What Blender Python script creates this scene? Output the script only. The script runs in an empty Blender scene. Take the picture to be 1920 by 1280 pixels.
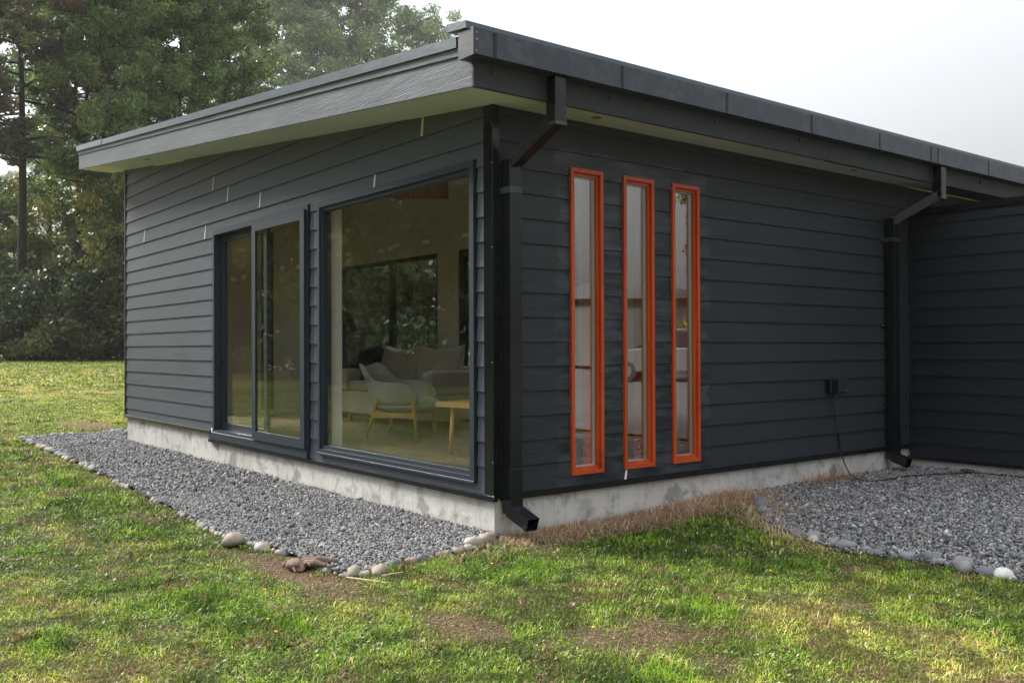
import bpy, math, random
import numpy as np
from mathutils import Vector, Matrix, Quaternion
rad = math.radians
random.seed(7)
RNG = np.random.default_rng(11)
S = bpy.context.scene
COL = S.collection

# ---------------------------------------------------------------- camera
YAW, PIT, ROLL = 0.9049, 0.0074, -0.0035
cy_, sy_ = math.cos(YAW), math.sin(YAW)
fw = Vector((-sy_, cy_, 0)); rt = Vector((cy_, sy_, 0)); up = Vector((0, 0, 1))
Fv = fw * math.cos(PIT) + up * math.sin(PIT)
Uv = -fw * math.sin(PIT) + up * math.cos(PIT)
Rr = rt * math.cos(ROLL) + Uv * math.sin(ROLL)
Ur = -rt * math.sin(ROLL) + Uv * math.cos(ROLL)
cam = bpy.data.cameras.new('camera')
cam.sensor_width = 36.0
cam.lens = 36 * 1745.88 / 1920
cam.clip_start = 0.05
cam.clip_end = 2000
camo = bpy.data.objects.new('camera', cam)
COL.objects.link(camo)
M = Matrix((Rr, Ur, -Fv)).transposed().to_4x4()
M.translation = Vector((4.8577, -3.6654, 1.2398))
camo.matrix_world = M
S.camera = camo
CAM = np.array([4.8577, -3.6654, 1.2398])
FWD = np.array(fw); RGT = np.array(rt)

# ---------------------------------------------------------------- light
SUN_TO = Vector((-2.7, -1.0, 2.08)).normalized()        # towards the sun
elev = math.asin(SUN_TO.z)
azim = math.atan2(SUN_TO.x, SUN_TO.y)
w = bpy.data.worlds.new('World'); S.world = w; w.use_nodes = True
nt = w.node_tree; nt.nodes.clear()
out = nt.nodes.new('ShaderNodeOutputWorld')
bg = nt.nodes.new('ShaderNodeBackground'); bg.inputs['Strength'].default_value = 0.10
sky = nt.nodes.new('ShaderNodeTexSky'); sky.sky_type = 'NISHITA'; sky.sun_disc = False
sky.sun_elevation = elev; sky.sun_rotation = azim; sky.dust_density = 4.0; sky.air_density = 1.0
hs = nt.nodes.new('ShaderNodeHueSaturation'); hs.inputs['Saturation'].default_value = 0.12
tc = nt.nodes.new('ShaderNodeTexCoord')
sp = nt.nodes.new('ShaderNodeSeparateXYZ')
nt.links.new(tc.outputs['Generated'], sp.inputs[0])
# fog-white overcast: a little brighter overhead and towards the veiled sun
cr = nt.nodes.new('ShaderNodeMapRange')
cr.inputs['From Min'].default_value = -0.05; cr.inputs['From Max'].default_value = 1.0
cr.inputs['To Min'].default_value = 0.55; cr.inputs['To Max'].default_value = 9.6
nt.links.new(sp.outputs['Z'], cr.inputs['Value'])
dt = nt.nodes.new('ShaderNodeVectorMath'); dt.operation = 'DOT_PRODUCT'
dt.inputs[1].default_value = tuple(SUN_TO)
nt.links.new(tc.outputs['Generated'], dt.inputs[0])
def _m(op, a, b):
    x = nt.nodes.new('ShaderNodeMath'); x.operation = op
    for i, v in ((0, a), (1, b)):
        if isinstance(v, (int, float)): x.inputs[i].default_value = v
        else: nt.links.new(v, x.inputs[i])
    return x.outputs[0]
glow = _m('ADD', _m('MULTIPLY', _m('POWER', _m('MULTIPLY', _m('ADD', dt.outputs['Value'], 1.0), 0.5), 1.8), 0.85), 0.42)
mu = nt.nodes.new('ShaderNodeMath'); mu.operation = 'MULTIPLY'
nt.links.new(cr.outputs[0], mu.inputs[0]); nt.links.new(glow, mu.inputs[1])
cc = nt.nodes.new('ShaderNodeVectorMath'); cc.operation = 'SCALE'
cc.inputs[0].default_value = (0.94, 0.985, 1.05)
nt.links.new(mu.outputs[0], cc.inputs['Scale'])
mx = nt.nodes.new('ShaderNodeMix'); mx.data_type = 'RGBA'; mx.inputs['Factor'].default_value = 0.85
nt.links.new(sky.outputs[0], hs.inputs['Color'])
nt.links.new(hs.outputs[0], mx.inputs[6]); nt.links.new(cc.outputs[0], mx.inputs[7])
nt.links.new(mx.outputs[2], bg.inputs['Color']); nt.links.new(bg.outputs[0], out.inputs[0])

sl = bpy.data.lights.new('sun', 'SUN'); sl.energy = 2.5; sl.angle = rad(18); sl.color = (1, 0.95, 0.87)
so = bpy.data.objects.new('sun', sl); COL.objects.link(so)
so.rotation_euler = (-SUN_TO).to_track_quat('-Z', 'Y').to_euler()

S.view_settings.view_transform = 'Standard'
S.view_settings.look = 'None'
S.view_settings.exposure = 1.75
S.view_settings.gamma = 1
S.render.engine = 'CYCLES'
S.cycles.use_denoising = True
S.cycles.max_bounces = 10
S.cycles.transparent_max_bounces = 24
S.cycles.diffuse_bounces = 4
S.cycles.volume_bounces = 1
S.cycles.volume_step_rate = 4
S.cycles.caustics_reflective = False
S.cycles.caustics_refractive = False
S.cycles.sample_clamp_indirect = 6

# ---------------------------------------------------------------- materials
def mat(name, col, rough=0.6, spec=0.5, metal=0.0):
    m = bpy.data.materials.new(name); m.use_nodes = True
    b = m.node_tree.nodes['Principled BSDF']
    b.inputs['Base Color'].default_value = (*col, 1)
    b.inputs['Roughness'].default_value = rough
    b.inputs['Specular IOR Level'].default_value = spec
    b.inputs['Metallic'].default_value = metal
    return m

class NB:
    """tiny node builder"""
    def __init__(s, m): s.t = m.node_tree; s.b = s.t.nodes['Principled BSDF']; s.m = m
    def n(s, typ, **kw):
        x = s.t.nodes.new(typ)
        for k, v in kw.items():
            if hasattr(x, k): setattr(x, k, v)
            else: x.inputs[k].default_value = v
        return x
    def l(s, a, b): s.t.links.new(a, b)
    def coord(s, scale=(1, 1, 1), kind='Object'):
        t = s.n('ShaderNodeTexCoord'); mp = s.n('ShaderNodeMapping'); mp.inputs['Scale'].default_value = scale
        s.l(t.outputs[kind], mp.inputs[0]); return mp.outputs[0]
    def noise(s, vec, scale, detail=4, rough=0.55, dist=0.0):
        x = s.n('ShaderNodeTexNoise'); x.inputs['Scale'].default_value = scale
        x.inputs['Detail'].default_value = detail; x.inputs['Roughness'].default_value = rough
        x.inputs['Distortion'].default_value = dist
        if vec is not None: s.l(vec, x.inputs['Vector'])
        return x.outputs['Fac']
    def ramp(s, fac, stops):
        r = s.n('ShaderNodeValToRGB'); e = r.color_ramp.elements
        while len(e) < len(stops): e.new(0.5)
        for el, (p, c) in zip(e, stops):
            el.position = p; el.color = (*c, 1) if len(c) == 3 else c
        s.l(fac, r.inputs[0]); return r.outputs[0]
    def mix(s, f, a, b, mode='MIX'):
        x = s.n('ShaderNodeMix'); x.data_type = 'RGBA'; x.blend_type = mode
        for i, v in ((0, f), (6, a), (7, b)):
            if isinstance(v, (int, float)): x.inputs[i].default_value = v
            elif isinstance(v, tuple): x.inputs[i].default_value = (*v, 1) if len(v) == 3 else v
            else: s.l(v, x.inputs[i])
        return x.outputs[2]
    def math(s, op, a, b=0.0, clamp=False):
        x = s.n('ShaderNodeMath'); x.operation = op; x.use_clamp = clamp
        for i, v in ((0, a), (1, b)):
            if isinstance(v, (int, float)): x.inputs[i].default_value = v
            else: s.l(v, x.inputs[i])
        return x.outputs[0]
    def bump(s, h, strength=0.3, dist=0.01, prev=None):
        x = s.n('ShaderNodeBump'); x.inputs['Strength'].default_value = strength; x.inputs['Distance'].default_value = dist
        s.l(h, x.inputs['Height'])
        if prev is not None: s.l(prev, x.inputs['Normal'])
        return x.outputs[0]

def siding_material(name, patch=False, base=(0.068, 0.080, 0.101), bd=0.006):
    m = mat(name, base, 0.5, 0.5); k = NB(m)
    tcn = k.n('ShaderNodeTexCoord')
    sx = k.n('ShaderNodeSeparateXYZ'); k.l(tcn.outputs['Object'], sx.inputs[0])
    oi = k.n('ShaderNodeObjectInfo')
    # distance along the wall = x + y (each wall is constant in the other one)
    along = k.math('ADD', sx.outputs[0], sx.outputs[1])
    sh = k.math('MULTIPLY', oi.outputs['Random'], 37.0)
    al = k.math('ADD', k.math('MULTIPLY', along, 0.20), sh)
    cb = k.n('ShaderNodeCombineXYZ'); k.l(al, cb.inputs[0]); k.l(sx.outputs[2], cb.inputs[2]); k.l(sh, cb.inputs[1])
    wv = k.n('ShaderNodeTexWave'); wv.wave_type = 'BANDS'; wv.bands_direction = 'Z'; wv.wave_profile = 'SAW'
    wv.inputs['Scale'].default_value = 22; wv.inputs['Distortion'].default_value = 7.0
    wv.inputs['Detail'].default_value = 2.5; wv.inputs['Detail Scale'].default_value = 0.55; wv.inputs['Detail Roughness'].default_value = 0.6
    k.l(cb.outputs[0], wv.inputs['Vector'])
    mp = k.n('ShaderNodeMapping'); mp.inputs['Scale'].default_value = (4, 1, 22); k.l(cb.outputs[0], mp.inputs[0])
    fine = k.noise(mp.outputs[0], 6, 5, 0.6)
    hgt = k.math('ADD', k.math('MULTIPLY', wv.outputs['Fac'], 0.6), k.math('MULTIPLY', fine, 0.5))
    nrm = k.bump(hgt, 0.7, bd)
    k.l(nrm, k.b.inputs['Normal'])
    blot = k.noise(k.coord((1, 1, 1)), 1.6, 5, 0.6)
    lo = tuple(c * 0.88 for c in base); hi = tuple(c * 1.14 for c in base)
    col = k.ramp(blot, [(0.3, lo), (0.7, hi)])
    # each board took the paint a little differently; dust on the raised grain
    col = k.mix(0.22, col, k.ramp(oi.outputs['Random'], [(0.0, tuple(c * .75 for c in base)), (1.0, tuple(c * 1.35 for c in base))]))
    col = k.mix(k.math('MULTIPLY', hgt, 0.13, True), col, tuple(3 * c for c in base))
    ro = k.n('ShaderNodeMapRange'); ro.inputs['To Min'].default_value = 0.42; ro.inputs['To Max'].default_value = 0.62
    k.l(blot, ro.inputs['Value']); rough = ro.outputs[0]
    if patch:
        # brushed-on second coat round the narrow windows
        wob = k.noise(k.coord((3, 3, 14)), 1.0, 3, 0.6)
        off = k.math('MULTIPLY', k.math('SUBTRACT', wob, 0.5), 0.26)
        yy = k.math('ADD', sx.outputs[1], off); zz = k.math('ADD', sx.outputs[2], k.math('MULTIPLY', off, 0.5))
        a = k.math('MULTIPLY', k.math('GREATER_THAN', yy, 0.53), k.math('LESS_THAN', yy, 2.13))
        b = k.math('MULTIPLY', k.math('GREATER_THAN', zz, 0.27), k.math('LESS_THAN', zz, 2.62))
        msk = k.math('MULTIPLY', a, b)
        hh = k.n('ShaderNodeMapRange'); hh.inputs['From Min'].default_value = 0.3; hh.inputs['From Max'].default_value = 2.4
        k.l(sx.outputs[2], hh.inputs['Value'])
        tone = k.ramp(k.noise(k.coord((1, 1.2, 5)), 2.2, 4, 0.6), [(0.38, (0.012, 0.018, 0.023)), (0.68, (0.075, 0.09, 0.105))])
        col = k.mix(k.math('MULTIPLY', msk, 0.75), col, tone)
        rough = k.mix(k.math('MULTIPLY', msk, 0.6), rough, (0.3, 0.3, 0.3))
    k.l(col, k.b.inputs['Base Color']); k.l(rough, k.b.inputs['Roughness'])
    return m

SID = siding_material('siding_paint')
SIDP = siding_material('siding_paint_patched_shaded', True, (0.024, 0.029, 0.037))  # newer coat, darkened further to carry the shade of this side
SIDA = siding_material('siding_paint_wing_shaded', False, (0.010, 0.013, 0.019))  # same siding again, the wing's shade put into its base colour
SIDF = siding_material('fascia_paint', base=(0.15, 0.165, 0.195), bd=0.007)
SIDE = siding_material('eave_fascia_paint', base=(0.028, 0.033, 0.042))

def concrete_material():
    m = mat('concrete', (.4, .38, .35), 0.9, 0.3); k = NB(m); v = k.coord()
    big = k.noise(v, 1.3, 6, 0.6); mid = k.noise(v, 6, 6, 0.65, 0.4); fn = k.noise(v, 60, 5, 0.7)
    st = k.noise(k.coord((7, 7, 0.6)), 1.4, 5, 0.6)
    c = k.ramp(big, [(0.28, (0.46, 0.445, 0.415)), (0.5, (0.58, 0.56, 0.53)), (0.75, (0.68, 0.66, 0.63))])
    c = k.mix(k.ramp(mid, [(0.50, (0, 0, 0)), (0.66, (0.9, 0.9, 0.9))]), c, (0.29, 0.285, 0.27))
    c = k.mix(k.math('MULTIPLY', k.ramp(st, [(0.52, (0, 0, 0)), (0.7, (1, 1, 1))]), 0.55), c, (0.62, 0.60, 0.57))
    # grey scabs where the render has flaked
    vo = k.n('ShaderNodeTexVoronoi'); vo.inputs['Scale'].default_value = 2.1; vo.inputs['Randomness'].default_value = 1
    wn = k.n('ShaderNodeVectorMath'); wn.operation = 'ADD'
    nz = k.n('ShaderNodeTexNoise'); nz.inputs['Scale'].default_value = 9; nz.inputs['Detail'].default_value = 4; k.l(v, nz.inputs['Vector'])
    sc_ = k.n('ShaderNodeVectorMath'); sc_.operation = 'SCALE'; sc_.inputs['Scale'].default_value = 0.16; k.l(nz.outputs['Color'], sc_.inputs[0])
    k.l(v, wn.inputs[0]); k.l(sc_.outputs[0], wn.inputs[1]); k.l(wn.outputs[0], vo.inputs['Vector'])
    scab = k.ramp(vo.outputs['Distance'], [(0.17, (1, 1, 1)), (0.20, (0, 0, 0))])
    c = k.mix(k.math('MULTIPLY', scab, 0.75), c, (0.24, 0.24, 0.235))
    # the wall on the drip side is dirtier: soil splash near the ground, grey film on the face towards +X
    geo = k.n('ShaderNodeNewGeometry'); sg = k.n('ShaderNodeSeparateXYZ'); k.l(geo.outputs['Position'], sg.inputs[0])
    splash = k.n('ShaderNodeMapRange'); splash.inputs['From Min'].default_value = 0.13; splash.inputs['From Max'].default_value = 0.0
    k.l(k.math('ADD', sg.outputs[2], k.math('MULTIPLY', mid, 0.12)), splash.inputs['Value'])
    c = k.mix(k.math('MULTIPLY', splash.outputs[0], 0.6), c, (0.17, 0.14, 0.11))
    drip = k.noise(k.coord((9, 9, 0.5)), 1.7, 4, 0.6)
    c = k.mix(k.math('MULTIPLY', k.ramp(drip, [(0.56, (0, 0, 0)), (0.68, (1, 1, 1))]), 0.35), c, (0.27, 0.25, 0.22))
    pits = k.n('ShaderNodeTexVoronoi'); pits.inputs['Scale'].default_value = 22; k.l(v, pits.inputs['Vector'])
    pm = k.ramp(pits.outputs['Distance'], [(0.06, (0, 0, 0)), (0.11, (1, 1, 1))])
    c = k.mix(pm, k.mix(0.6, c, (0.1, 0.09, 0.08)), c)
    k.l(c, k.b.inputs['Base Color'])
    n1 = k.bump(fn, 0.5, 0.006); n2 = k.bump(mid, 0.5, 0.02, n1); k.l(k.bump(pm, 0.5, 0.006, n2), k.b.inputs['Normal'])
    return m
CONC = concrete_material()

def metal_material(name, col, rough, scr=0.3):
    m = mat(name, col, rough, 0.5); k = NB(m); v = k.coord((1, 1, 1))
    n = k.noise(v, 9, 6, 0.65); s = k.noise(k.coord((4, 4, 30)), 3, 5, 0.7)
    k.l(k.mix(k.ramp(n, [(0.45, (0, 0, 0)), (0.75, (scr, scr, scr))]), (*col,), tuple(min(1, c * 2.0 + 0.004) for c in col)), k.b.inputs['Base Color'])
    r = k.n('ShaderNodeMapRange'); r.inputs['To Min'].default_value = rough * 0.65; r.inputs['To Max'].default_value = rough * 1.5
    k.l(s, r.inputs['Value']); k.l(r.outputs[0], k.b.inputs['Roughness'])
    k.l(k.bump(n, 0.12, 0.004), k.b.inputs['Normal'])
    return m
BLACK = metal_material('black_metal', (0.007, 0.008, 0.009), 0.15)
GUT = metal_material('gutter_metal', (0.036, 0.043, 0.056), 0.32, 1.0)
CAPM = metal_material('roof_cap_metal', (0.06, 0.082, 0.105), 0.3, 0.3)
FRAME = metal_material('window_frame_paint', (0.020, 0.030, 0.044), 0.4, 0.1)
RUST = metal_material('rust_streak', (0.05, 0.022, 0.016), 0.8, 0.3)
PLAINBLK = mat('plain_black', (0.008, 0.008, 0.008), 0.5)  # black for joints, dark parts and the drawn shadow gaps round frames
SCREW = mat('zinc_screw', (0.6, 0.6, 0.6), 0.35, 0.5, 0.8)
def soffit_material():
    m = mat('soffit_board', (0.56, 0.56, 0.43), 0.75, 0.3); k = NB(m)
    n = k.noise(k.coord(), 1.1, 4, 0.5)
    k.l(k.ramp(n, [(0.3, (0.76, 0.79, 0.78)), (0.7, (0.82, 0.85, 0.84))]), k.b.inputs['Base Color'])
    return m
SOFF = soffit_material()
CAULK = mat('cream_caulk', (0.8, 0.76, 0.62), 0.6)
WHITEP = mat('white_filler', (0.93, 0.94, 0.93), 0.7)
REVEAL = mat('white_reveal', (0.85, 0.86, 0.82), 0.7)
def wood_material(name, a, b, scale=(2, 2, 14), rough=0.45, ax=2):
    m = mat(name, a, rough, 0.4); k = NB(m)
    sc = [30, 30, 30]; sc[ax] = 1.5
    n = k.noise(k.coord(tuple(sc)), 1.0, 5, 0.6, 0.6); n2 = k.noise(k.coord(), 3.5, 4, 0.6)
    c = k.ramp(n, [(0.3, a), (0.7, b)])
    c = k.mix(k.ramp(n2, [(0.62, (0, 0, 0)), (0.78, (0.7, 0.7, 0.7))]), c, tuple(x * 0.35 for x in a))
    k.l(c, k.b.inputs['Base Color']); k.l(k.bump(n, 0.25, 0.003), k.b.inputs['Normal'])
    return m
ORANGE = wood_material('orange_stained_wood', (0.40, 0.045, 0.010), (0.60, 0.105, 0.022), rough=0.36)
ORANGEH = wood_material('orange_stained_wood_across', (0.42, 0.055, 0.016), (0.58, 0.11, 0.03), rough=0.36, ax=1)
PINE = wood_material('pale_wood', (0.55, 0.33, 0.12), (0.66, 0.43, 0.18))
PINEH = wood_material('pale_wood_across', (0.55, 0.33, 0.12), (0.66, 0.43, 0.18), ax=0)
REDW = wood_material('red_brown_beam', (0.20, 0.05, 0.028), (0.28, 0.08, 0.04), ax=0)
FLOORW = wood_material('floor_boards', (0.17, 0.125, 0.085), (0.24, 0.18, 0.125), ax=0, rough=0.35)
def plaster_material():
    m = mat('plasterboard', (0.5, 0.44, 0.36), 0.9, 0.2); k = NB(m)
    n = k.noise(k.coord(), 2.0, 4, 0.6)
    k.l(k.ramp(n, [(0.3, (0.52, 0.48, 0.41)), (0.7, (0.58, 0.54, 0.47))]), k.b.inputs['Base Color'])
    return m
PLAST = plaster_material()
FABG = mat('grey_green_fabric', (0.44, 0.46, 0.43), 0.95, 0.15)
FABB = mat('brown_grey_fabric', (0.42, 0.39, 0.35), 0.95, 0.15)
FABD = mat('dark_cloth', (0.025, 0.022, 0.022), 0.95, 0.1)
APPL = mat('white_enamel', (0.72, 0.78, 0.74), 0.3)
SKIN = mat('skin', (0.42, 0.23, 0.16), 0.55)
JEAN = mat('blue_denim', (0.03, 0.05, 0.09), 0.9, 0.1)
HAIR = mat('dark_hair', (0.012, 0.01, 0.008), 0.7)
def fabricize(m, sc=900):
    k = NB(m); n = k.noise(k.coord(), sc, 2, 0.5); n2 = k.noise(k.coord(), 5, 4, 0.6)
    k.l(k.bump(n, 0.3, 0.001, k.bump(n2, 0.3, 0.01)), k.b.inputs['Normal'])
for f_ in (FABG, FABB, FABD): fabricize(f_)

def glass_material(name='window_glass', ior=1.85, tint=(0.97, 0.98, 0.965), dusty=False):
    m = bpy.data.materials.new(name); m.use_nodes = True; t = m.node_tree; t.nodes.clear()
    o = t.nodes.new('ShaderNodeOutputMaterial'); mixs = t.nodes.new('ShaderNodeMixShader')
    tr = t.nodes.new('ShaderNodeBsdfTransparent'); tr.inputs[0].default_value = (*tint, 1)
    gl = t.nodes.new('ShaderNodeBsdfGlossy'); gl.inputs['Roughness'].default_value = 0.0
    gl.inputs['Color'].default_value = (0.95, 0.97, 0.95, 1)
    fr = t.nodes.new('ShaderNodeFresnel'); ge = t.nodes.new('ShaderNodeNewGeometry'); mi = t.nodes.new('ShaderNodeMapRange')
    mi.inputs['To Min'].default_value = ior; mi.inputs['To Max'].default_value = 1 / ior     # the node inverts the index on back faces
    t.links.new(ge.outputs['Backfacing'], mi.inputs['Value']); t.links.new(mi.outputs[0], fr.inputs['IOR'])
    tcd = t.nodes.new('ShaderNodeTexCoord'); nz = t.nodes.new('ShaderNodeTexNoise'); nz.inputs['Scale'].default_value = 1.6
    nz.inputs['Detail'].default_value = 1.0
    bp = t.nodes.new('ShaderNodeBump'); bp.inputs['Strength'].default_value = 0.015; bp.inputs['Distance'].default_value = 0.03
    t.links.new(tcd.outputs['Object'], nz.inputs['Vector']); t.links.new(nz.outputs['Fac'], bp.inputs['Height'])
    t.links.new(bp.outputs[0], gl.inputs['Normal'])
    t.links.new(fr.outputs[0], mixs.inputs[0]); t.links.new(tr.outputs[0], mixs.inputs[1]); t.links.new(gl.outputs[0], mixs.inputs[2])
    last = mixs.outputs[0]
    if dusty:
        df = t.nodes.new('ShaderNodeBsdfDiffuse'); df.inputs['Color'].default_value = (0.6, 0.58, 0.54, 1)
        n2 = t.nodes.new('ShaderNodeTexNoise'); n2.inputs['Scale'].default_value = 3; n2.inputs['Detail'].default_value = 6
        t.links.new(tcd.outputs['Object'], n2.inputs['Vector'])
        rr = t.nodes.new('ShaderNodeMapRange'); rr.inputs['From Min'].default_value = 0.45; rr.inputs['From Max'].default_value = 0.9
        rr.inputs['To Min'].default_value = 0.012; rr.inputs['To Max'].default_value = 0.10
        t.links.new(n2.outputs['Fac'], rr.inputs['Value'])
        m2 = t.nodes.new('ShaderNodeMixShader'); t.links.new(rr.outputs[0], m2.inputs[0])
        t.links.new(last, m2.inputs[1]); t.links.new(df.outputs[0], m2.inputs[2]); last = m2.outputs[0]
    t.links.new(last, o.inputs[0])
    return m
GLASS = glass_material('window_glass', 1.62, dusty=False)
GLASSR = glass_material('narrow_window_glass', 2.8, (0.92, 0.94, 0.92))
GLASSB = glass_material('back_window_glass', 1.5, (0.9, 0.93, 0.9))

# ---------------------------------------------------------------- mesh helpers
class MB:
    def __init__(s): s.v = []; s.f = []
    def quadprism(s, a, b):
        """a, b: two loops of equal length (front, back)"""
        n = len(a); o = len(s.v); s.v += [tuple(p) for p in a] + [tuple(p) for p in b]
        s.f.append(tuple(o + i for i in range(n))); s.f.append(tuple(o + n + i for i in reversed(range(n))))
        for i in range(n):
            j = (i + 1) % n
            s.f.append((o + i, o + n + i, o + n + j, o + j))
        return s
    def box(s, x0, x1, y0, y1, z0, z1, top=None):
        x0, x1 = min(x0, x1), max(x0, x1); y0, y1 = min(y0, y1), max(y0, y1); z0, z1 = min(z0, z1), max(z0, z1)
        return s.quadprism([(x0, y0, z0), (x1, y0, z0), (x1, y1, z0), (x0, y1, z0)],
                           [(x0, y0, z1), (x1, y0, z1), (x1, y1, z1), (x0, y1, z1)])
    def tube(s, pts, r, n=10, cap=True, r2=None):
        pts = [Vector(p) for p in pts]; rings = []
        rs = r if isinstance(r, (list, tuple)) else [r] * len(pts)
        prev = None
        for i, p in enumerate(pts):
            d = (pts[min(i + 1, len(pts) - 1)] - pts[max(i - 1, 0)]).normalized()
            if prev is None:
                u = d.orthogonal().normalized()
            else:
                u = (prev - d * prev.dot(d)).normalized()
            prev = u; w_ = d.cross(u)
            rings.append([p + (u * math.cos(2 * math.pi * k / n) + w_ * math.sin(2 * math.pi * k / n)) * rs[i] for k in range(n)])
        o = len(s.v)
        for r_ in rings: s.v += [tuple(q) for q in r_]
        for i in range(len(rings) - 1):
            for k in range(n):
                k2 = (k + 1) % n
                s.f.append((o + i * n + k, o + i * n + k2, o + (i + 1) * n + k2, o + (i + 1) * n + k))
        if cap:
            s.f.append(tuple(o + k for k in reversed(range(n)))); e = o + (len(rings) - 1) * n
            s.f.append(tuple(e + k for k in range(n)))
        return s
    def rod(s, a, b, w_, h, upv=(0, 0, 1)):
        """rectangular bar from a to b"""
        a, b = Vector(a), Vector(b); d = (b - a).normalized(); u = Vector(upv); sd = d.cross(u).normalized(); u = sd.cross(d)
        c = [(-1, -1), (1, -1), (1, 1), (-1, 1)]
        return s.quadprism([a + sd * w_ / 2 * i + u * h / 2 * j for i, j in c], [b + sd * w_ / 2 * i + u * h / 2 * j for i, j in c])
    def blob(s, c, r, seed=0, rough=0.1, n=14, m=9, squash=0.0):
        rg = random.Random(seed); ph = [rg.uniform(0, 6.28) for _ in range(6)]
        o = len(s.v)
        for j in range(m + 1):
            t = math.pi * j / m
            for i in range(n):
                p = 2 * math.pi * i / n
                q = 1 + rough * (math.sin(2 * p + ph[0]) * math.sin(t + ph[1]) + 0.6 * math.sin(3 * p + 2 * t + ph[2]) + 0.5 * math.sin(3 * t + ph[3]))
                s.v.append((c[0] + r[0] * q * math.sin(t) * math.cos(p), c[1] + r[1] * q * math.sin(t) * math.sin(p), c[2] + r[2] * q * math.cos(t)))
        for j in range(m):
            for i in range(n):
                i2 = (i + 1) % n
                s.f.append((o + j * n + i, o + (j + 1) * n + i, o + (j + 1) * n + i2, o + j * n + i2))
        return s
    def build(s, name, m, parent=None, smooth=False, bevel=0.0):
        me = bpy.data.meshes.new(name); me.from_pydata(s.v, [], s.f); me.update()
        ob = bpy.data.objects.new(name, me); COL.objects.link(ob)
        if m: me.materials.append(m)
        if parent is not None: ob.parent = parent
        import bmesh
        bm = bmesh.new(); bm.from_mesh(me)
        bmesh.ops.remove_doubles(bm, verts=bm.verts, dist=1e-6)
        bmesh.ops.recalc_face_normals(bm, faces=bm.faces)
        bm.to_mesh(me); bm.free()
        if smooth:
            me.polygons.foreach_set('use_smooth', [True] * len(me.polygons))
        if bevel:
            md = ob.modifiers.new('bevel', 'BEVEL'); md.width = bevel; md.segments = 2; md.limit_method = 'ANGLE'
        return ob

def tag(o, label=None, cat=None, group=None, kind=None):
    if label: o['label'] = label
    if cat: o['category'] = cat
    if group: o['group'] = group
    if kind: o['kind'] = kind
    return o
def empty(name, loc=(0, 0, 0), rz=0.0, parent=None):
    o = bpy.data.objects.new(name, None); COL.objects.link(o); o.location = loc; o.rotation_euler = (0, 0, rz)
    o.empty_display_size = 0.2
    if parent is not None: o.parent = parent
    return o
def copy_tree(o, parent=None):
    c = o.copy(); COL.objects.link(c)
    if parent is not None: c.parent = parent
    for ch in list(o.children): copy_tree(ch, c)
    return c
def np_mesh(name, V, F, m, attr=None, parent=None, smooth=False):
    """V (n,3), F (k,3|4) int arrays; attr: dict name -> per-vertex rgb array"""
    me = bpy.data.meshes.new(name); V = np.asarray(V, np.float32); F = np.asarray(F, np.int32); k = F.shape[1]
    me.vertices.add(len(V)); me.vertices.foreach_set('co', V.ravel())
    me.loops.add(F.size); me.loops.foreach_set('vertex_index', F.ravel())
    me.polygons.add(len(F)); me.polygons.foreach_set('loop_start', np.arange(0, F.size, k, dtype=np.int32))
    try: me.polygons.foreach_set('loop_total', np.full(len(F), k, np.int32))
    except Exception: pass
    me.update(calc_edges=True)
    if attr:
        for an, A in attr.items():
            a = me.color_attributes.new(an, 'FLOAT_COLOR', 'POINT')
            A = np.concatenate([A, np.ones((len(A), 1))], 1).astype(np.float32); a.data.foreach_set('color', A.ravel())
    if smooth: me.polygons.foreach_set('use_smooth', [True] * len(F))
    if m: me.materials.append(m)
    ob = bpy.data.objects.new(name, me); COL.objects.link(ob)
    if parent is not None: ob.parent = parent
    return ob

# value noise in numpy
_tab = np.random.default_rng(5).random((256, 256))
def vnoise(x, y, s, o=0):
    x = x / s + o * 13.7 + 100; y = y / s + o * 7.3 + 100
    xi = np.floor(x).astype(int); yi = np.floor(y).astype(int); fx = x - xi; fy = y - yi
    fx = fx * fx * (3 - 2 * fx); fy = fy * fy * (3 - 2 * fy)
    g = lambda a, b: _tab[a & 255, b & 255]
    return (g(xi, yi) * (1 - fx) + g(xi + 1, yi) * fx) * (1 - fy) + (g(xi, yi + 1) * (1 - fx) + g(xi + 1, yi + 1) * fx) * fy
def fbm(x, y, s, o=0, n=4):
    t = 0; a = 0.5; tot = 0
    for i in range(n):
        t = t + a * vnoise(x, y, s / 2 ** i, o + i); tot += a; a *= 0.55
    return t / tot
def sstep(a, b, x):
    t = np.clip((x - a) / (b - a), 0, 1); return t * t * (3 - 2 * t)
def terrain(x, y):
    x = np.asarray(x, float); y = np.asarray(y, float)
    r = np.hypot(x, y)
    h = 0.72 * sstep(12, 46, r) + 0.05 * sstep(0.8, 2.6, y) * sstep(-0.6, 0.1, x)
    und = (fbm(x, y, 3.0, 3, 3) - 0.5) * 0.10 * sstep(2.0, 6.0, np.hypot(x + 2, y - 0) )
    return h + und * sstep(-1.3, -2.6, y) 
def inpoly(x, y, poly):
    c = np.zeros(np.shape(x), bool); n = len(poly)
    for i in range(n):
        x1, y1 = poly[i]; x2, y2 = poly[(i + 1) % n]
        if y1 == y2: continue
        c ^= ((y1 > y) != (y2 > y)) & (x < (x2 - x1) * (y - y1) / (y2 - y1) + x1)
    return c

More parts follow.
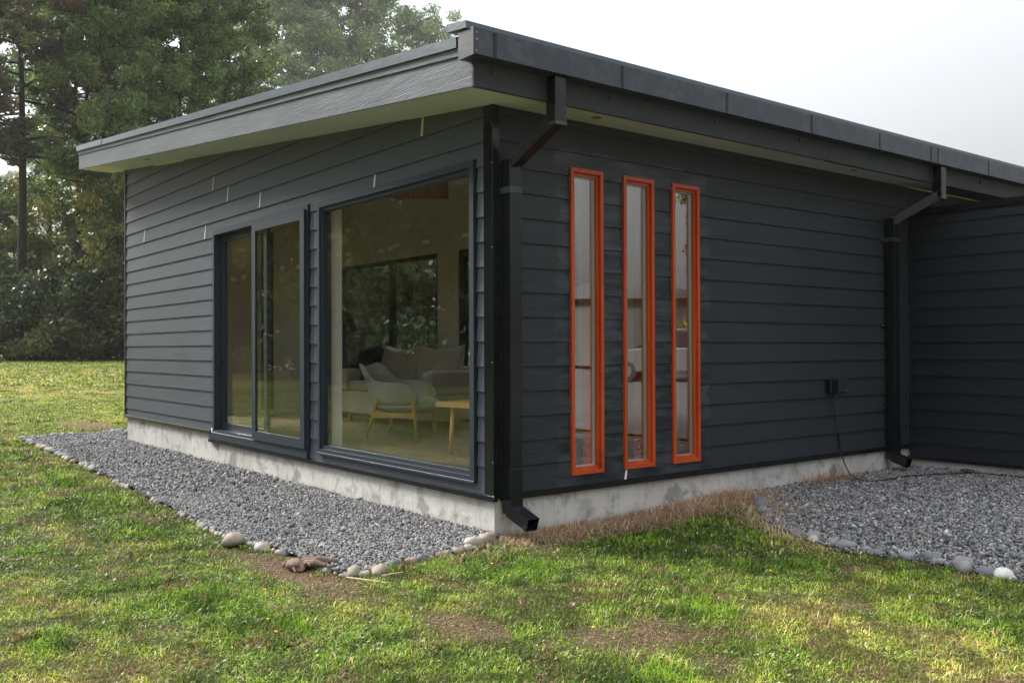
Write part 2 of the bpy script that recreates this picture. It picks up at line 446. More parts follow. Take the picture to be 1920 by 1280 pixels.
LBORDER = [(-9.6, -1.0), (-9.11, -1.05), (-6.97, -1.11), (-5.44, -1.14), (-4.26, -1.21), (-3.36, -1.25), (-2.46, -1.28), (-1.67, -1.34),
           (-1.1, -1.37), (-0.79, -1.31), (-0.53, -1.29), (-0.2, -1.28), (0.07, -1.28), (0.28, -1.26), (0.35, -1.13), (0.25, -0.94),
           (0.24, -0.71), (0.23, -0.57), (0.2, -0.38), (0.1, -0.15)]
LBED = LBORDER + [(0.02, 0.02), (-8.2, 0.05), (-8.2, 0.5), (-9.9, 0.5), (-9.66, 0.12), (-9.56, -0.27), (-9.54, -0.62)]
RBORDER = [(0.02, 2.45), (0.3, 2.42), (0.5, 2.12), (0.72, 1.85), (0.98, 1.6), (1.33, 1.45), (1.61, 1.37), (1.74, 1.37), (1.87, 1.38), (2.04, 1.42),
           (2.16, 1.44), (2.32, 1.43), (2.45, 1.40), (2.54, 1.42), (2.7, 1.39), (3.4, 1.3), (4.6, 1.2), (7.0, 1.0)]
RBED = RBORDER + [(7.0, 5.2), (0.0, 5.2)]

# ---------------------------------------------------------------- ground
def lawn_mix(x, y):
    """0..1 weights: dryness, lushness, bareness"""
    dry = fbm(x, y, 0.7, 0, 5) * 0.72 + fbm(x, y, 3.4, 21, 2) * 0.28
    dry = sstep(0.41, 0.74, dry)
    lush = sstep(0.56, 0.74, fbm(x, y, 0.42, 9, 4)) * 0.8
    # lush edges along the stone rows, brown band by the wall
    dl = np.abs(y + 1.75) ; lush = np.maximum(lush, sstep(0.5, 0.12, dl) * (x < -0.9) * (x > -5) * 0.8 * sstep(0.35, 0.6, fbm(x, y, 0.5, 15, 3)))
    lush = np.maximum(lush, sstep(1.3, 0.4, np.hypot((x - 0.9) / 0.55, (y - 1.1) / 1.3)) * 0.55)
    lush = np.maximum(lush, sstep(1.1, 0.5, np.hypot((x - 0.75) / 0.4, (y + 0.45) / 0.35)))
    bare = sstep(0.66, 0.80, fbm(x, y, 0.4, 33, 5)) * 0.6
    bare = np.maximum(bare, sstep(1.25, 0.55, np.hypot((x + 0.05) / 0.6, (y + 1.46) / 0.12)) * 0.95)
    bare = np.maximum(bare, sstep(1.2, 0.5, np.hypot((x - 0.45) / 0.3, (y + 1.42) / 0.2)) * 0.75)
    bare = np.maximum(bare, sstep(1.2, 0.5, np.hypot((x - 1.45) / 0.3, (y + 1.25) / 0.16)) * 0.8)
    bare = np.maximum(bare, sstep(1.2, 0.6, np.hypot((x - 2.0) / 0.25, (y + 0.75) / 0.35)) * 0.6)
    bare = np.maximum(bare, sstep(1.2, 0.5, np.hypot((x + 11.5) / 1.2, (y - 0.3) / 0.4)) * 0.8)
    band = sstep(1.3, 0.7, np.abs(x - 0.20) / 0.24) * (y > 0.0) * (y < 2.5)
    bare = np.maximum(bare, band * 0.7)
    bare = np.clip(bare * (0.55 + 0.9 * fbm(x, y, 0.22, 71, 3)), 0, 1)
    lush = lush * (1 - bare); dry = np.clip(dry * (1 - 0.75 * lush) , 0, 1)
    return dry, lush, bare
def spaced(lo, hi, a, b, step, grow=1.12):
    mid = list(np.arange(a, b, step)); L = []; p = a; s = step
    while p > lo: s *= grow; p -= s; L.append(p)
    R_ = []; p = mid[-1]; s = step
    while p < hi: s *= grow; p += s; R_.append(p)
    return np.array(L[::-1] + mid + R_)
gx = spaced(-400, 400, -13, 5.5, 0.09); gy = spaced(-400, 400, -6, 5.5, 0.09)
X, Y = np.meshgrid(gx, gy, indexing='ij'); Z = terrain(X, Y)
dry, lush, bare = lawn_mix(X, Y)
c_g = np.array([0.085, 0.105, 0.028]); c_d = np.array([0.22, 0.175, 0.075]); c_b = np.array([0.19, 0.125, 0.085]); c_l = np.array([0.055, 0.095, 0.018])
fa = sstep(9, 18, np.hypot(X - 3, Y + 3))[..., None]     # far from the camera no blades are drawn: the sheet itself is the turf
near = c_g * (1 - dry[..., None]) + c_d * dry[..., None]; near = near * (1 - lush[..., None]) + c_l * lush[..., None]
c_gf = np.array([0.17, 0.20, 0.026]); c_df = np.array([0.31, 0.265, 0.07])
dry2 = sstep(0.30, 0.62, fbm(X, Y, 6.0, 40, 4))[..., None]
farc = c_gf * (1 - dry2) + c_df * dry2
colr = near * 0.75 * (1 - fa) + farc * fa
colr = colr * (1 - bare[..., None]) + c_b * bare[..., None]
nx, ny = X.shape
idx = np.arange(nx * ny).reshape(nx, ny)
Fq = np.stack([idx[:-1, :-1], idx[1:, :-1], idx[1:, 1:], idx[:-1, 1:]], -1).reshape(-1, 4)
def ground_material():
    m = mat('ground', (.1, .1, .05), 0.95, 0.15); k = NB(m)
    a = k.n('ShaderNodeVertexColor'); a.layer_name = 'col'
    v = k.coord(); n = k.noise(v, 45, 6, 0.75); n2 = k.noise(v, 5, 5, 0.65)
    c = k.mix(0.75, a.outputs[0], k.ramp(n, [(0.25, (0.25, 0.25, 0.25)), (0.55, (0.95, 0.95, 0.95)), (0.8, (1.5, 1.45, 1.3))]), 'MULTIPLY')
    c = k.mix(0.5, c, k.ramp(n2, [(0.3, (0.6, 0.7, 0.55)), (0.7, (1.3, 1.2, 1.1))]), 'MULTIPLY')
    k.l(c, k.b.inputs['Base Color']); k.l(k.bump(n, 0.8, 0.04), k.b.inputs['Normal'])
    return m
GROUND = ground_material()
g = np_mesh('lawn', np.stack([X, Y, Z], -1).reshape(-1, 3), Fq, GROUND, {'col': colr.reshape(-1, 3)}, smooth=True)
tag(g, kind='structure')

# ---------------------------------------------------------------- blades of grass
def blade_material(name, trans=0.35):
    m = bpy.data.materials.new(name); m.use_nodes = True; t = m.node_tree; t.nodes.clear()
    o = t.nodes.new('ShaderNodeOutputMaterial'); a = t.nodes.new('ShaderNodeVertexColor'); a.layer_name = 'col'
    d = t.nodes.new('ShaderNodeBsdfPrincipled'); d.inputs['Roughness'].default_value = 0.55; d.inputs['Specular IOR Level'].default_value = 0.35
    tr = t.nodes.new('ShaderNodeBsdfTranslucent'); mx_ = t.nodes.new('ShaderNodeMixShader'); mx_.inputs[0].default_value = trans
    t.links.new(a.outputs[0], d.inputs['Base Color']); t.links.new(a.outputs[0], tr.inputs[0])
    t.links.new(d.outputs[0], mx_.inputs[1]); t.links.new(tr.outputs[0], mx_.inputs[2]); t.links.new(mx_.outputs[0], o.inputs[0])
    return m
BLADE = blade_material('grass_blade')
STRAW = blade_material('straw_blade', 0.25)

def blades(px, py, h, wd, lean, col, name, m, label, cat='grass', twist=None):
    n = len(px); a = RNG.random(n) * 2 * np.pi; l = lean
    z0 = terrain(px, py) - 0.004
    dx, dy = np.cos(a), np.sin(a); sx, sy = -dy, dx
    k1 = 0.5; hz = h * np.cos(l * 0.55)
    mx1 = px + dx * h * k1 * np.sin(l * 0.5); my1 = py + dy * h * k1 * np.sin(l * 0.5); mz = z0 + h * k1 * np.cos(l * 0.5)
    tx = mx1 + dx * h * 0.5 * np.sin(l * 1.25); ty = my1 + dy * h * 0.5 * np.sin(l * 1.25); tz = np.maximum(mz + h * 0.5 * np.cos(l * 1.25), z0 + 0.006)
    V = np.zeros((n, 5, 3))
    hw = wd / 2
    V[:, 0] = np.stack([px - sx * hw, py - sy * hw, z0], 1); V[:, 1] = np.stack([px + sx * hw, py + sy * hw, z0], 1)
    V[:, 2] = np.stack([mx1 + sx * hw * 0.85, my1 + sy * hw * 0.85, mz], 1); V[:, 3] = np.stack([mx1 - sx * hw * 0.85, my1 - sy * hw * 0.85, mz], 1)
    V[:, 4] = np.stack([tx, ty, tz], 1)
    o = (np.arange(n) * 5)[:, None]
    Ft = np.concatenate([o + np.array([[0, 1, 2]]), o + np.array([[0, 2, 3]]), o + np.array([[3, 2, 4]])], 0)
    C = np.repeat(col[:, None, :], 5, 1).copy()
    C[:, 4] *= 1.12; C[:, :2] *= 0.9
    ob = np_mesh(name, V.reshape(-1, 3), Ft, m, {'col': np.clip(C, 0, 1).reshape(-1, 3)})
    tag(ob, label, cat, kind='stuff'); return ob

def scatter_view(n, d0, d1, umin=-0.60, umax=0.60):
    """random points of the ground in the camera's field between two distances"""
    d = np.sqrt(RNG.random(n) * (d1 * d1 - d0 * d0) + d0 * d0)
    u = RNG.random(n) * (umax - umin) + umin
    P = CAM[:2][None] + FWD[:2][None] * d[:, None] + RGT[:2][None] * (u * d)[:, None]
    return P[:, 0], P[:, 1]
def free_lawn(x, y):
    house = (x < 0.0) & (x > -8.25) & (y > 0.0) | (x < 2.5) & (y > 5.1) & (x > -8.3)
    return ~(house | inpoly(x, y, LBED) | inpoly(x, y, RBED))
PAL = np.array([[0.16, 0.26, 0.018], [0.25, 0.325, 0.030], [0.36, 0.36, 0.06], [0.50, 0.38, 0.15], [0.62, 0.47, 0.26], [0.09, 0.17, 0.016]])
def lawn_blades(n, d0, d1, hs, ws, name, label, mirror=False):
    x, y = scatter_view(n, d0, d1, -0.60 if d0 < 15 else -0.60, 0.60 if d0 < 10 else -0.32)
    if mirror:          # the turf left of the camera that the big panes reflect
        x, y = scatter_view(n, d0, d1, -0.34, -0.02); y = -y; k = y < -1.3; x, y = x[k], y[k]
    x = x + 0; keep = free_lawn(x, y); x, y = x[keep], y[keep]
    dry, lush, bare = lawn_mix(x, y)
    keep = RNG.random(len(x)) > bare * 0.45; x, y, dry, lush, bare = (q[keep] for q in (x, y, dry, lush, bare))
    n = len(x); r = RNG.random(n)
    t = r * 0.55 + dry * 0.62 - lush * 0.25
    i = np.select([t < 0.12, t < 0.34, t < 0.60, t < 0.88], [5, 0, 1, 2], 3); i = np.where((r > 0.93) & (lush < 0.5), 4, i)
    i = np.where((lush > 0.5) & (r < 0.75), np.where(r < 0.3, 5, 0), i)
    col = PAL[i] * (0.5 + 0.9 * RNG.random((n, 1))) * (0.94 + 0.12 * RNG.random((n, 3)))
    tuft = fbm(x, y, 0.16, 61, 2)
    tone = 0.45 + 1.1 * sstep(0.25, 0.75, fbm(x, y, 0.13, 63, 3)); col = col * tone[:, None]
    litter = (RNG.random(n) < bare * 0.85)[:, None]; col = np.where(litter, np.array([[0.40, 0.28, 0.17]]) * (0.35 + 0.9 * RNG.random((n, 1))), col)
    brn = (sstep(0.52, 0.75, fbm(x, y, 0.22, 67, 3)) * RNG.random(n) > 0.38)[:, None]
    col = np.where(brn, np.array([[0.27, 0.17, 0.085]]) * (0.5 + 0.9 * RNG.random((n, 1))), col)
    h = hs * (0.45 + 0.75 * RNG.random(n)) * (0.75 + 0.4 * lush + 0.45 * sstep(0.5, 0.8, tuft)) * (1 - 0.35 * bare)
    lean = 0.35 + 1.35 * RNG.random(n) ** 0.8 - 0.25 * lush
    lean = np.where(litter[:, 0], 1.35 + 0.3 * RNG.random(n), lean); h = np.where(litter[:, 0], h * 0.7, h)
    wd = ws * (0.6 + 0.9 * RNG.random(n)) * (1 + 0.3 * lush)
    blades(x, y, h, wd, lean, col, name, BLADE, label)
lawn_blades(120000, 2.8, 5.4, 0.044, 0.0040, 'grass', 'short patchy green and straw turf nearest the camera')
lawn_blades(110000, 5.4, 10.0, 0.046, 0.0062, 'grass', 'short green turf around the stone edgings')
lawn_blades(60000, 10.0, 26.0, 0.05, 0.015, 'grass', 'short yellow-green turf beyond the far end of the house')

lawn_blades(45000, 26.0, 47.0, 0.08, 0.034, 'grass', 'distant mown turf running up to the dark bushes')

lawn_blades(60000, 7.0, 26.0, 0.06, 0.011, 'grass', 'rough green and straw turf left of the camera, mirrored in the big panes', mirror=True)

# broad clover and dandelion leaves in the turf
def broad_leaves(n, d0, d1, sz):
    x, y = scatter_view(n, d0, d1); keep = free_lawn(x, y); x, y = x[keep], y[keep]
    cl = fbm(x, y, 0.35, 77, 3); keep = (cl > 0.56) | (RNG.random(len(x)) < 0.12); x, y = x[keep], y[keep]
    _, _, bare = lawn_mix(x, y); keep = RNG.random(len(x)) > bare; x, y = x[keep], y[keep]; n = len(x)
    a = RNG.random(n) * 6.283; t = (RNG.random(n) - 0.2) * 0.9; s_ = sz * (0.5 + RNG.random(n)); z0 = terrain(x, y) + 0.012 + 0.018 * RNG.random(n)
    d = np.stack([np.cos(a) * np.cos(t), np.sin(a) * np.cos(t), np.sin(t)], 1); sd = np.stack([-np.sin(a), np.cos(a), 0.5 * (RNG.random(n) - 0.5)], 1)
    P = np.stack([x, y, z0], 1)
    V = np.stack([P - d * s_[:, None], P + sd * s_[:, None] * 0.42, P + d * s_[:, None], P - sd * s_[:, None] * 0.42], 1)
    V[:, :, 2] = np.maximum(V[:, :, 2], terrain(V[:, :, 0], V[:, :, 1]) + 0.004)
    col = np.array([[0.16, 0.24, 0.055]]) * (0.55 + 0.8 * RNG.random((n, 1))); w_ = RNG.random(n) > 0.86; col[w_] = np.array([0.36, 0.40, 0.26])
    o = (np.arange(n) * 4)[:, None]; Fq_ = o + np.array([[0, 1, 2, 3]])
    ob = np_mesh('clover', V.reshape(-1, 3), Fq_, BLADE, {'col': np.repeat(col[:, None], 4, 1).reshape(-1, 3)})
    tag(ob, 'small broad clover and dandelion leaves scattered through the turf', 'ground cover', kind='stuff')
broad_leaves(60000, 2.8, 9, 0.010)

# dead straw clinging to the foundation on the drip side and round the bed corner
def straw():
    xs, ys, hh, ln = [], [], [], []
    def patch(n, cx, cy, rx, ry, rot, h, lean0=0.5):
        n = int(n * 0.5); u = RNG.normal(size=(n, 2)) * 0.66; c, s_ = math.cos(rot), math.sin(rot)
        ex = u[:, 0] * rx; ey = u[:, 1] * ry
        xs.append(cx + ex * c - ey * s_); ys.append(cy + ex * s_ + ey * c); hh.append(h * (0.35 + 1.3 * RNG.random(n) ** 1.6)); ln.append(lean0 + 1.3 * RNG.random(n) ** 0.7)
    for cx, cy, rx, ry, h, n in [(0.14, 0.15, 0.14, 0.30, 0.07, 2200), (0.13, 0.55, 0.13, 0.35, 0.10, 2600), (0.14, 0.95, 0.14, 0.3, 0.08, 1800), (0.17, 1.4, 0.17, 0.35, 0.11, 2600),
                                 (0.15, 1.85, 0.18, 0.3, 0.13, 2600), (0.2, 2.25, 0.22, 0.25, 0.16, 2600), (0.42, 2.15, 0.3, 0.2, 0.10, 1500), (0.75, 1.78, 0.3, 0.18, 0.08, 2200),
                                 (1.05, 1.55, 0.3, 0.12, 0.07, 2000), (1.4, 1.4, 0.3, 0.08, 0.05, 1000), (0.25, -0.25, 0.16, 0.3, 0.05, 1200), (0.35, -0.55, 0.1, 0.25, 0.04, 500)]:
        patch(n, cx, cy, rx, ry, 0.0 if cx < 0.6 else -0.5, h * 0.85, 0.75)
    patch(900, 0.10, 3.65, 0.10, 0.35, 0, 0.13, 0.3); patch(500, 0.22, 3.75, 0.2, 0.3, 0, 0.05, 0.8)
    x = np.concatenate(xs); y = np.concatenate(ys); h = np.concatenate(hh); l = np.concatenate(ln)
    x = np.maximum(x, 0.015 + 0.03 * RNG.random(len(x))); n = len(x)
    base = np.array([[0.62, 0.44, 0.28], [0.50, 0.31, 0.18], [0.72, 0.57, 0.40], [0.32, 0.18, 0.10]])
    col = base[RNG.integers(0, 4, n)] * (0.7 + 0.5 * RNG.random((n, 1)))
    col = np.where((y > 3.2)[:, None], col * np.array([[0.85, 0.7, 0.55]]), col)
    blades(x, y, h, np.full(n, 0.0032), l, col, 'dry_grass', STRAW, 'dead brown straw tufts along the foot of the concrete under the narrow windows', 'dry grass')
    n = 2600; y = RNG.random(n) * 2.5; x = 0.03 + np.abs(RNG.normal(size=n)) * 0.17; col = base[RNG.integers(0, 4, n)] * (0.45 + 0.6 * RNG.random((n, 1)))
    blades(x, y, 0.05 + 0.07 * RNG.random(n), np.full(n, 0.003), np.full(n, 1.5), col, 'dry_grass', STRAW, 'flattened dead stalks matted on the soil below the narrow windows', 'dry grass')
    # wisps on the bed gravel
    n = 500; x = -1.3 + RNG.normal(size=n) * 0.45; y = -0.2 + RNG.normal(size=n) * 0.1 - (x + 1.3) * 0.0; y = np.minimum(y, -0.03)
    col = np.array([[0.42, 0.19, 0.09]]) * (0.6 + 0.7 * RNG.random((n, 1)))
    blades(x, y, 0.05 + 0.05 * RNG.random(n), np.full(n, 0.003), np.full(n, 1.5), col, 'dry_grass', STRAW, 'rusty dead wisps lying on the gravel below the picture window', 'dry grass')
straw()

# yellow flower heads
FLB = ['yellow flower head at the bottom edge of the picture, right of its middle', 'yellow flower head in the near turf below the picture window', 'yellow flower head in the turf left of the large tan cobble', 'yellow flower head in the turf straight in front of the root clump',
       'yellow flower head beside the lush tuft near the house corner', 'second yellow flower head by the lush tuft, nearer the camera', 'yellow flower head behind the far stone edging', 'yellow flower head in the turf beyond the far boulder',
       'yellow flower head near the far left tip of the gravel bed', 'yellow flower head in the turf in front of the slate cobbles', 'yellow flower head in the middle of the open lawn at right', 'yellow flower head left in the open lawn near the bed', 'yellow flower head close to the one in the near turf']
def flowers():
    V = MB()
    pts = [(2.05, -1.9), (1.1, -2.0), (-0.3, -1.78), (0.4, -1.75), (0.67, -0.52), (0.95, -0.62), (-9.3, 0.62), (-9.9, 0.75), (-10.3, -0.2), (1.75, 0.55), (1.9, -0.9), (-2.2, -1.9), (0.9, -1.95)]
    for i, (x, y) in enumerate(pts):
        o = MB(); h = 0.035; z = float(terrain(x, y))
        o.blob((0, 0, h), (0.008, 0.008, 0.004), i, 0.15, 8, 4)
        e = o.build('flower', YEL) ; e.location = (x, y, z)
        tag(e, FLB[i], 'flower', 'yellow flowers in the lawn')
YEL = mat('yellow_petal', (0.75, 0.5, 0.02), 0.6)
flowers()

# ---------------------------------------------------------------- gravel
ico_v = []; ph_ = (1 + 5 ** 0.5) / 2
for a_, b_ in ((1, ph_), (-1, ph_), (1, -ph_), (-1, -ph_)): ico_v += [(a_, b_, 0), (0, a_, b_), (b_, 0, a_)]
ico_v = np.array(ico_v) / math.hypot(1, ph_)
def hull_faces(P):
    from itertools import combinations
    F_ = []
    for a, b, c in combinations(range(len(P)), 3):
        n = np.cross(P[b] - P[a], P[c] - P[a]); d = (P - P[a]) @ n
        if (d < 1e-6).all(): F_.append((a, b, c))
        elif (d > -1e-6).all(): F_.append((a, c, b))
    return np.array(F_)
ico_f = hull_faces(ico_v)
def rotmats(n):
    q = RNG.normal(size=(n, 4)); q /= np.linalg.norm(q, axis=1)[:, None]; w_, x, y, z = q.T
    return np.stack([np.stack([1 - 2 * (y * y + z * z), 2 * (x * y - z * w_), 2 * (x * z + y * w_)], -1), np.stack([2 * (x * y + z * w_), 1 - 2 * (x * x + z * z), 2 * (y * z - x * w_)], -1),
                     np.stack([2 * (x * z - y * w_), 2 * (y * z + x * w_), 1 - 2 * (x * x + y * y)], -1)], 1)
def gravel_stones(x, y, size, bedz, name, label, tint=(0.88, 0.88, 0.87), cat='gravel'):
    n = len(x); s_ = size * (0.55 + 0.9 * RNG.random(n) ** 1.5)
    sc3 = np.stack([np.ones(n), 0.6 + 0.35 * RNG.random(n), 0.4 + 0.35 * RNG.random(n)], 1) * s_[:, None]
    P = ico_v[None] * (0.8 + 0.4 * RNG.random((n, 12, 1))) * sc3[:, None]
    P = np.einsum('nij,nkj->nki', rotmats(n), P)
    P += np.stack([x, y, bedz(x, y) + RNG.random(n) * size * 0.9], 1)[:, None]
    pal = np.array([[0.14, 0.143, 0.15], [0.21, 0.212, 0.22], [0.28, 0.28, 0.285], [0.36, 0.352, 0.34], [0.33, 0.27, 0.22], [0.55, 0.54, 0.51], [0.08, 0.085, 0.095]])
    i = RNG.choice(7, n, p=[0.24, 0.27, 0.2, 0.12, 0.05, 0.03, 0.09]); col = pal[i] * (0.8 + 0.4 * RNG.random((n, 1))) * np.array([tint])
    o = (np.arange(n) * 12)[:, None, None]; F_ = (o + ico_f[None]).reshape(-1, 3)
    ob = np_mesh(name, P.reshape(-1, 3), F_, STONE, {'col': np.repeat(col[:, None], 12, 1).reshape(-1, 3)})
    tag(ob, label, cat, kind='stuff')
def stone_material():
    m = mat('gravel_stone', (.2, .2, .2), 0.75, 0.35); k = NB(m); a = k.n('ShaderNodeVertexColor'); a.layer_name = 'col'
    n = k.noise(k.coord(), 130, 4, 0.6)
    k.l(k.mix(0.6, a.outputs[0], k.ramp(n, [(0.3, (0.65, 0.65, 0.65)), (0.7, (1.3, 1.3, 1.3))]), 'MULTIPLY'), k.b.inputs['Base Color'])
    return m
STONE = stone_material()
def lbedz(x, y): return 0.012 + 0.03 * fbm(x, y, 0.5, 50, 2) + 0.0 * x
def rbedz(x, y): return terrain(x, y) + 0.003 + 0.008 * fbm(x, y, 0.7, 51, 2)
def bed_sheet(poly, name, zf, step=0.05):
    xs = np.array([p[0] for p in poly]); ys = np.array([p[1] for p in poly])
    X_, Y_ = np.meshgrid(np.arange(xs.min() - step, xs.max() + step, step), np.arange(ys.min() - step, ys.max() + step, step), indexing='ij')
    a, b = X_.shape; id_ = np.arange(a * b).reshape(a, b); Q = np.stack([id_[:-1, :-1], id_[1:, :-1], id_[1:, 1:], id_[:-1, 1:]], -1).reshape(-1, 4)
    cx = X_.ravel()[Q].mean(1); cy = Y_.ravel()[Q].mean(1); Q = Q[inpoly(cx, cy, poly)]
    ob = np_mesh(name, np.stack([X_, Y_, zf(X_, Y_) - 0.001], -1).reshape(-1, 3), Q, BEDM, smooth=True); tag(ob, kind='structure')
BEDM = mat('gravel_bed', (0.06, 0.06, 0.062), 0.95, 0.1)
_k = NB(BEDM); _n = _k.noise(_k.coord(), 70, 5, 0.7)
_k.l(_k.ramp(_n, [(0.35, (0.06, 0.06, 0.062)), (0.6, (0.16, 0.155, 0.15))]), _k.b.inputs['Base Color']); _k.l(_k.bump(_n, 1.0, 0.03), _k.b.inputs['Normal'])
bed_sheet(LBED, 'gravel_bed', lambda x, y: lbedz(x, y)); bed_sheet(RBED, 'gravel_bed', lambda x, y: rbedz(x, y))
def fill(poly, n, xr, yr, dens=None):
    x = xr[0] + RNG.random(n) * (xr[1] - xr[0]); y = yr[0] + RNG.random(n) * (yr[1] - yr[0])
    k = inpoly(x, y, poly) & ~((x < 0.0) & (x > -8.2) & (y > 0.0)); return x[k], y[k]
x, y = fill(LBED, 26000, (-3.2, 0.36), (-1.45, 0.05)); gravel_stones(x, y, 0.0100, lbedz, 'gravel', 'blue-grey pebbles in the bed below the picture window and sliding door')
x, y = fill(LBED, 21000, (-10.0, -3.2), (-1.35, 0.5)); gravel_stones(x, y, 0.0145, lbedz, 'gravel', 'blue-grey pebbles at the far end of the bed along the left wall')
x, y = fill(RBED, 42000, (0.0, 3.6), (1.1, 5.2)); k_ = ((x - CAM[0]) * RGT[0] + (y - CAM[1]) * RGT[1]) < 0.62 * ((x - CAM[0]) * FWD[0] + (y - CAM[1]) * FWD[1])
gravel_stones(x[k_], y[k_], 0.0115, rbedz, 'gravel', 'dark grey pebbles in the yard between the long wall and the side wing')

x, y = fill(LBED, 700, (-9.5, 0.36), (-1.45, 0.05)); gravel_stones(x, y, 0.019, lambda a, b: lbedz(a, b) + 0.004, 'gravel', 'larger pebbles scattered among the fine ones under the big windows')
x, y = fill(RBED, 900, (0.0, 3.6), (1.1, 5.2)); gravel_stones(x, y, 0.019, lambda a, b: rbedz(a, b) + 0.004, 'gravel', 'larger pebbles scattered in the yard gravel at right')
x, y = scatter_view(60000, 2.8, 8.0); k_ = free_lawn(x, y); x, y = x[k_], y[k_]; k_ = lawn_mix(x, y)[2] > 0.25 + 0.4 * RNG.random(len(x)); x, y = x[k_][:9000], y[k_][:9000]
gravel_stones(x, y, 0.0055, lambda a, b: terrain(a, b) - 0.001, 'soil_crumbs', 'brown crumbs of soil on the bare patches of the lawn', (0.95, 0.62, 0.42), 'soil')
def litter():
    x, y = fill(LBED, 900, (-7, 0.36), (-1.45, 0.0)); x2, y2 = fill(RBED, 900, (0.0, 3.4), (1.1, 5.2)); x = np.concatenate([x, x2]); y = np.concatenate([y, y2]); n = len(x)
    col = np.array([[0.45, 0.30, 0.18]]) * (0.4 + 0.9 * RNG.random((n, 1)))
    V_ = blades(x, y, 0.02 + 0.04 * RNG.random(n), np.full(n, 0.0028), np.full(n, 1.5), col, 'leaf_litter', STRAW, 'dry bits of leaf and stem lying on the gravel', 'litter'); V_.location.z = 0.035
litter()
# rounded cobbles edging the beds
COB = [mat('cobble_%s' % n_, c_, 0.7, 0.3) for n_, c_ in (('tan', (0.30, 0.25, 0.20)), ('grey', (0.22, 0.22, 0.225)), ('pale', (0.37, 0.33, 0.28)), ('pink', (0.28, 0.20, 0.17)), ('slate', (0.15, 0.155, 0.17)), ('white', (0.6, 0.59, 0.55)))]
for m_ in COB:
    k = NB(m_); c0 = tuple(m_.node_tree.nodes['Principled BSDF'].inputs['Base Color'].default_value)[:3]
    n = k.noise(k.coord(), 14, 6, 0.65); k.l(k.ramp(n, [(0.3, tuple(q * 0.72 for q in c0)), (0.7, tuple(q * 1.22 for q in c0))]), k.b.inputs['Base Color'])
    k.l(k.bump(k.noise(k.coord(), 60, 4, 0.6), 0.25, 0.003), k.b.inputs['Normal'])
COBME = []
for i in range(8):
    o = MB().blob((0, 0, 0), (1, random.uniform(.62, .85), random.uniform(.5, .66)), 40 + i, 0.13, 14, 9); q = o.build('cobble', COB[0], smooth=True); COBME.append(q.data); bpy.data.objects.remove(q)
COBV = {}
def cobble(x, y, r, parent, ci=None, z=None, rz=None, name='cobble', sunk=0.5, flat=1.0):
    i = random.randrange(8); ci = random.choice([0, 0, 1, 2, 3, 1, 4, 2]) if ci is None else ci
    if (i, ci) not in COBV:
        me = COBME[i].copy(); me.materials.clear(); me.materials.append(COB[ci]); COBV[(i, ci)] = me
    ob = bpy.data.objects.new(name, COBV[(i, ci)]); COL.objects.link(ob)
    z = float(terrain(x, y)) if z is None else z
    ob.location = (x, y, z + r * 0.58 * flat * (1 - sunk)); ob.scale = (r, r, r * flat)
    ob.rotation_euler = (random.uniform(-.15, .15), random.uniform(-.15, .15), random.uniform(0, 6.28) if rz is None else rz)
    if parent is not None: ob.parent = parent
    return ob
def along(pts, step):
    out_ = []; acc = 0.0
    for (x0, y0), (x1, y1) in zip(pts[:-1], pts[1:]):
        L = math.hypot(x1 - x0, y1 - y0)
        while acc < L:
            t = acc / L; out_.append((x0 + (x1 - x0) * t, y0 + (y1 - y0) * t, math.atan2(y1 - y0, x1 - x0))); acc += step(x0 + (x1 - x0) * t) * random.uniform(0.8, 1.25)
        acc -= L
    return out_
ed = tag(empty('stone_edging', (0, 0, 0)), 'row of rounded tan and grey cobbles round the gravel bed under the big windows', 'stone edging')
for x, y, a in along(LBORDER, lambda x: 0.07 if x > -1.5 else (0.10 if x > -5 else 0.15)):
    if -0.35 < x < 0.1 and y < -1.1: continue
    r = random.uniform(0.026, 0.05) if x > -5 else random.uniform(0.05, 0.075)
    if x < -2.2 and random.random() < 0.3: continue
    cobble(x + random.uniform(-.015, .015), y + random.uniform(-.015, .015), r, ed, rz=a + random.uniform(-.4, .4), z=0.0)
for x, y, a in along([(-9.6, -1.0), (-9.54, -0.62), (-9.56, -0.27), (-9.66, 0.12), (-9.9, 0.42)], lambda x: 0.13):
    cobble(x, y, random.uniform(0.05, 0.08), ed, z=0.0)
for x, y, r, ci in [(0.30, -1.19, 0.062, 0), (0.36, -1.06, 0.066, 0), (0.27, -0.93, 0.05, 4), (0.17, -1.22, 0.04, 3), (0.09, -0.13, 0.075, 0), (0.12, -0.26, 0.07, 2), (-0.62, -1.33, 0.06, 2), (-0.87, -1.33, 0.05, 0), (0.03, -0.05, 0.05, 3)]:
    cobble(x, y, r, ed, ci, 0.0)
ed2 = tag(empty('stone_edging', (0, 0, 0)), 'broken row of grey cobbles between the lawn and the yard gravel at right', 'stone edging')
for x, y, r, ci in [(0.50, 2.12, 0.09, 4), (0.42, 2.22, 0.08, 4), (0.62, 1.98, 0.06, 1), (1.25, 1.50, 0.06, 4), (1.36, 1.52, 0.075, 1), (1.42, 1.44, 0.06, 2), (1.55, 1.44, 0.065, 1), (1.64, 1.45, 0.075, 1), (1.77, 1.46, 0.05, 1), (1.86, 1.44, 0.05, 4), (2.05, 1.45, 0.065, 1), (2.16, 1.50, 0.06, 4),
                    (2.22, 1.47, 0.05, 1), (2.30, 1.50, 0.075, 1), (2.36, 1.42, 0.08, 1), (2.47, 1.45, 0.065, 4), (2.58, 1.46, 0.07, 5), (2.82, 1.42, 0.07, 1), (3.0, 1.40, 0.07, 4)]:
    cobble(x + random.uniform(-.02, .02), y + random.uniform(-.02, .02), r * 0.86, ed2, ci)
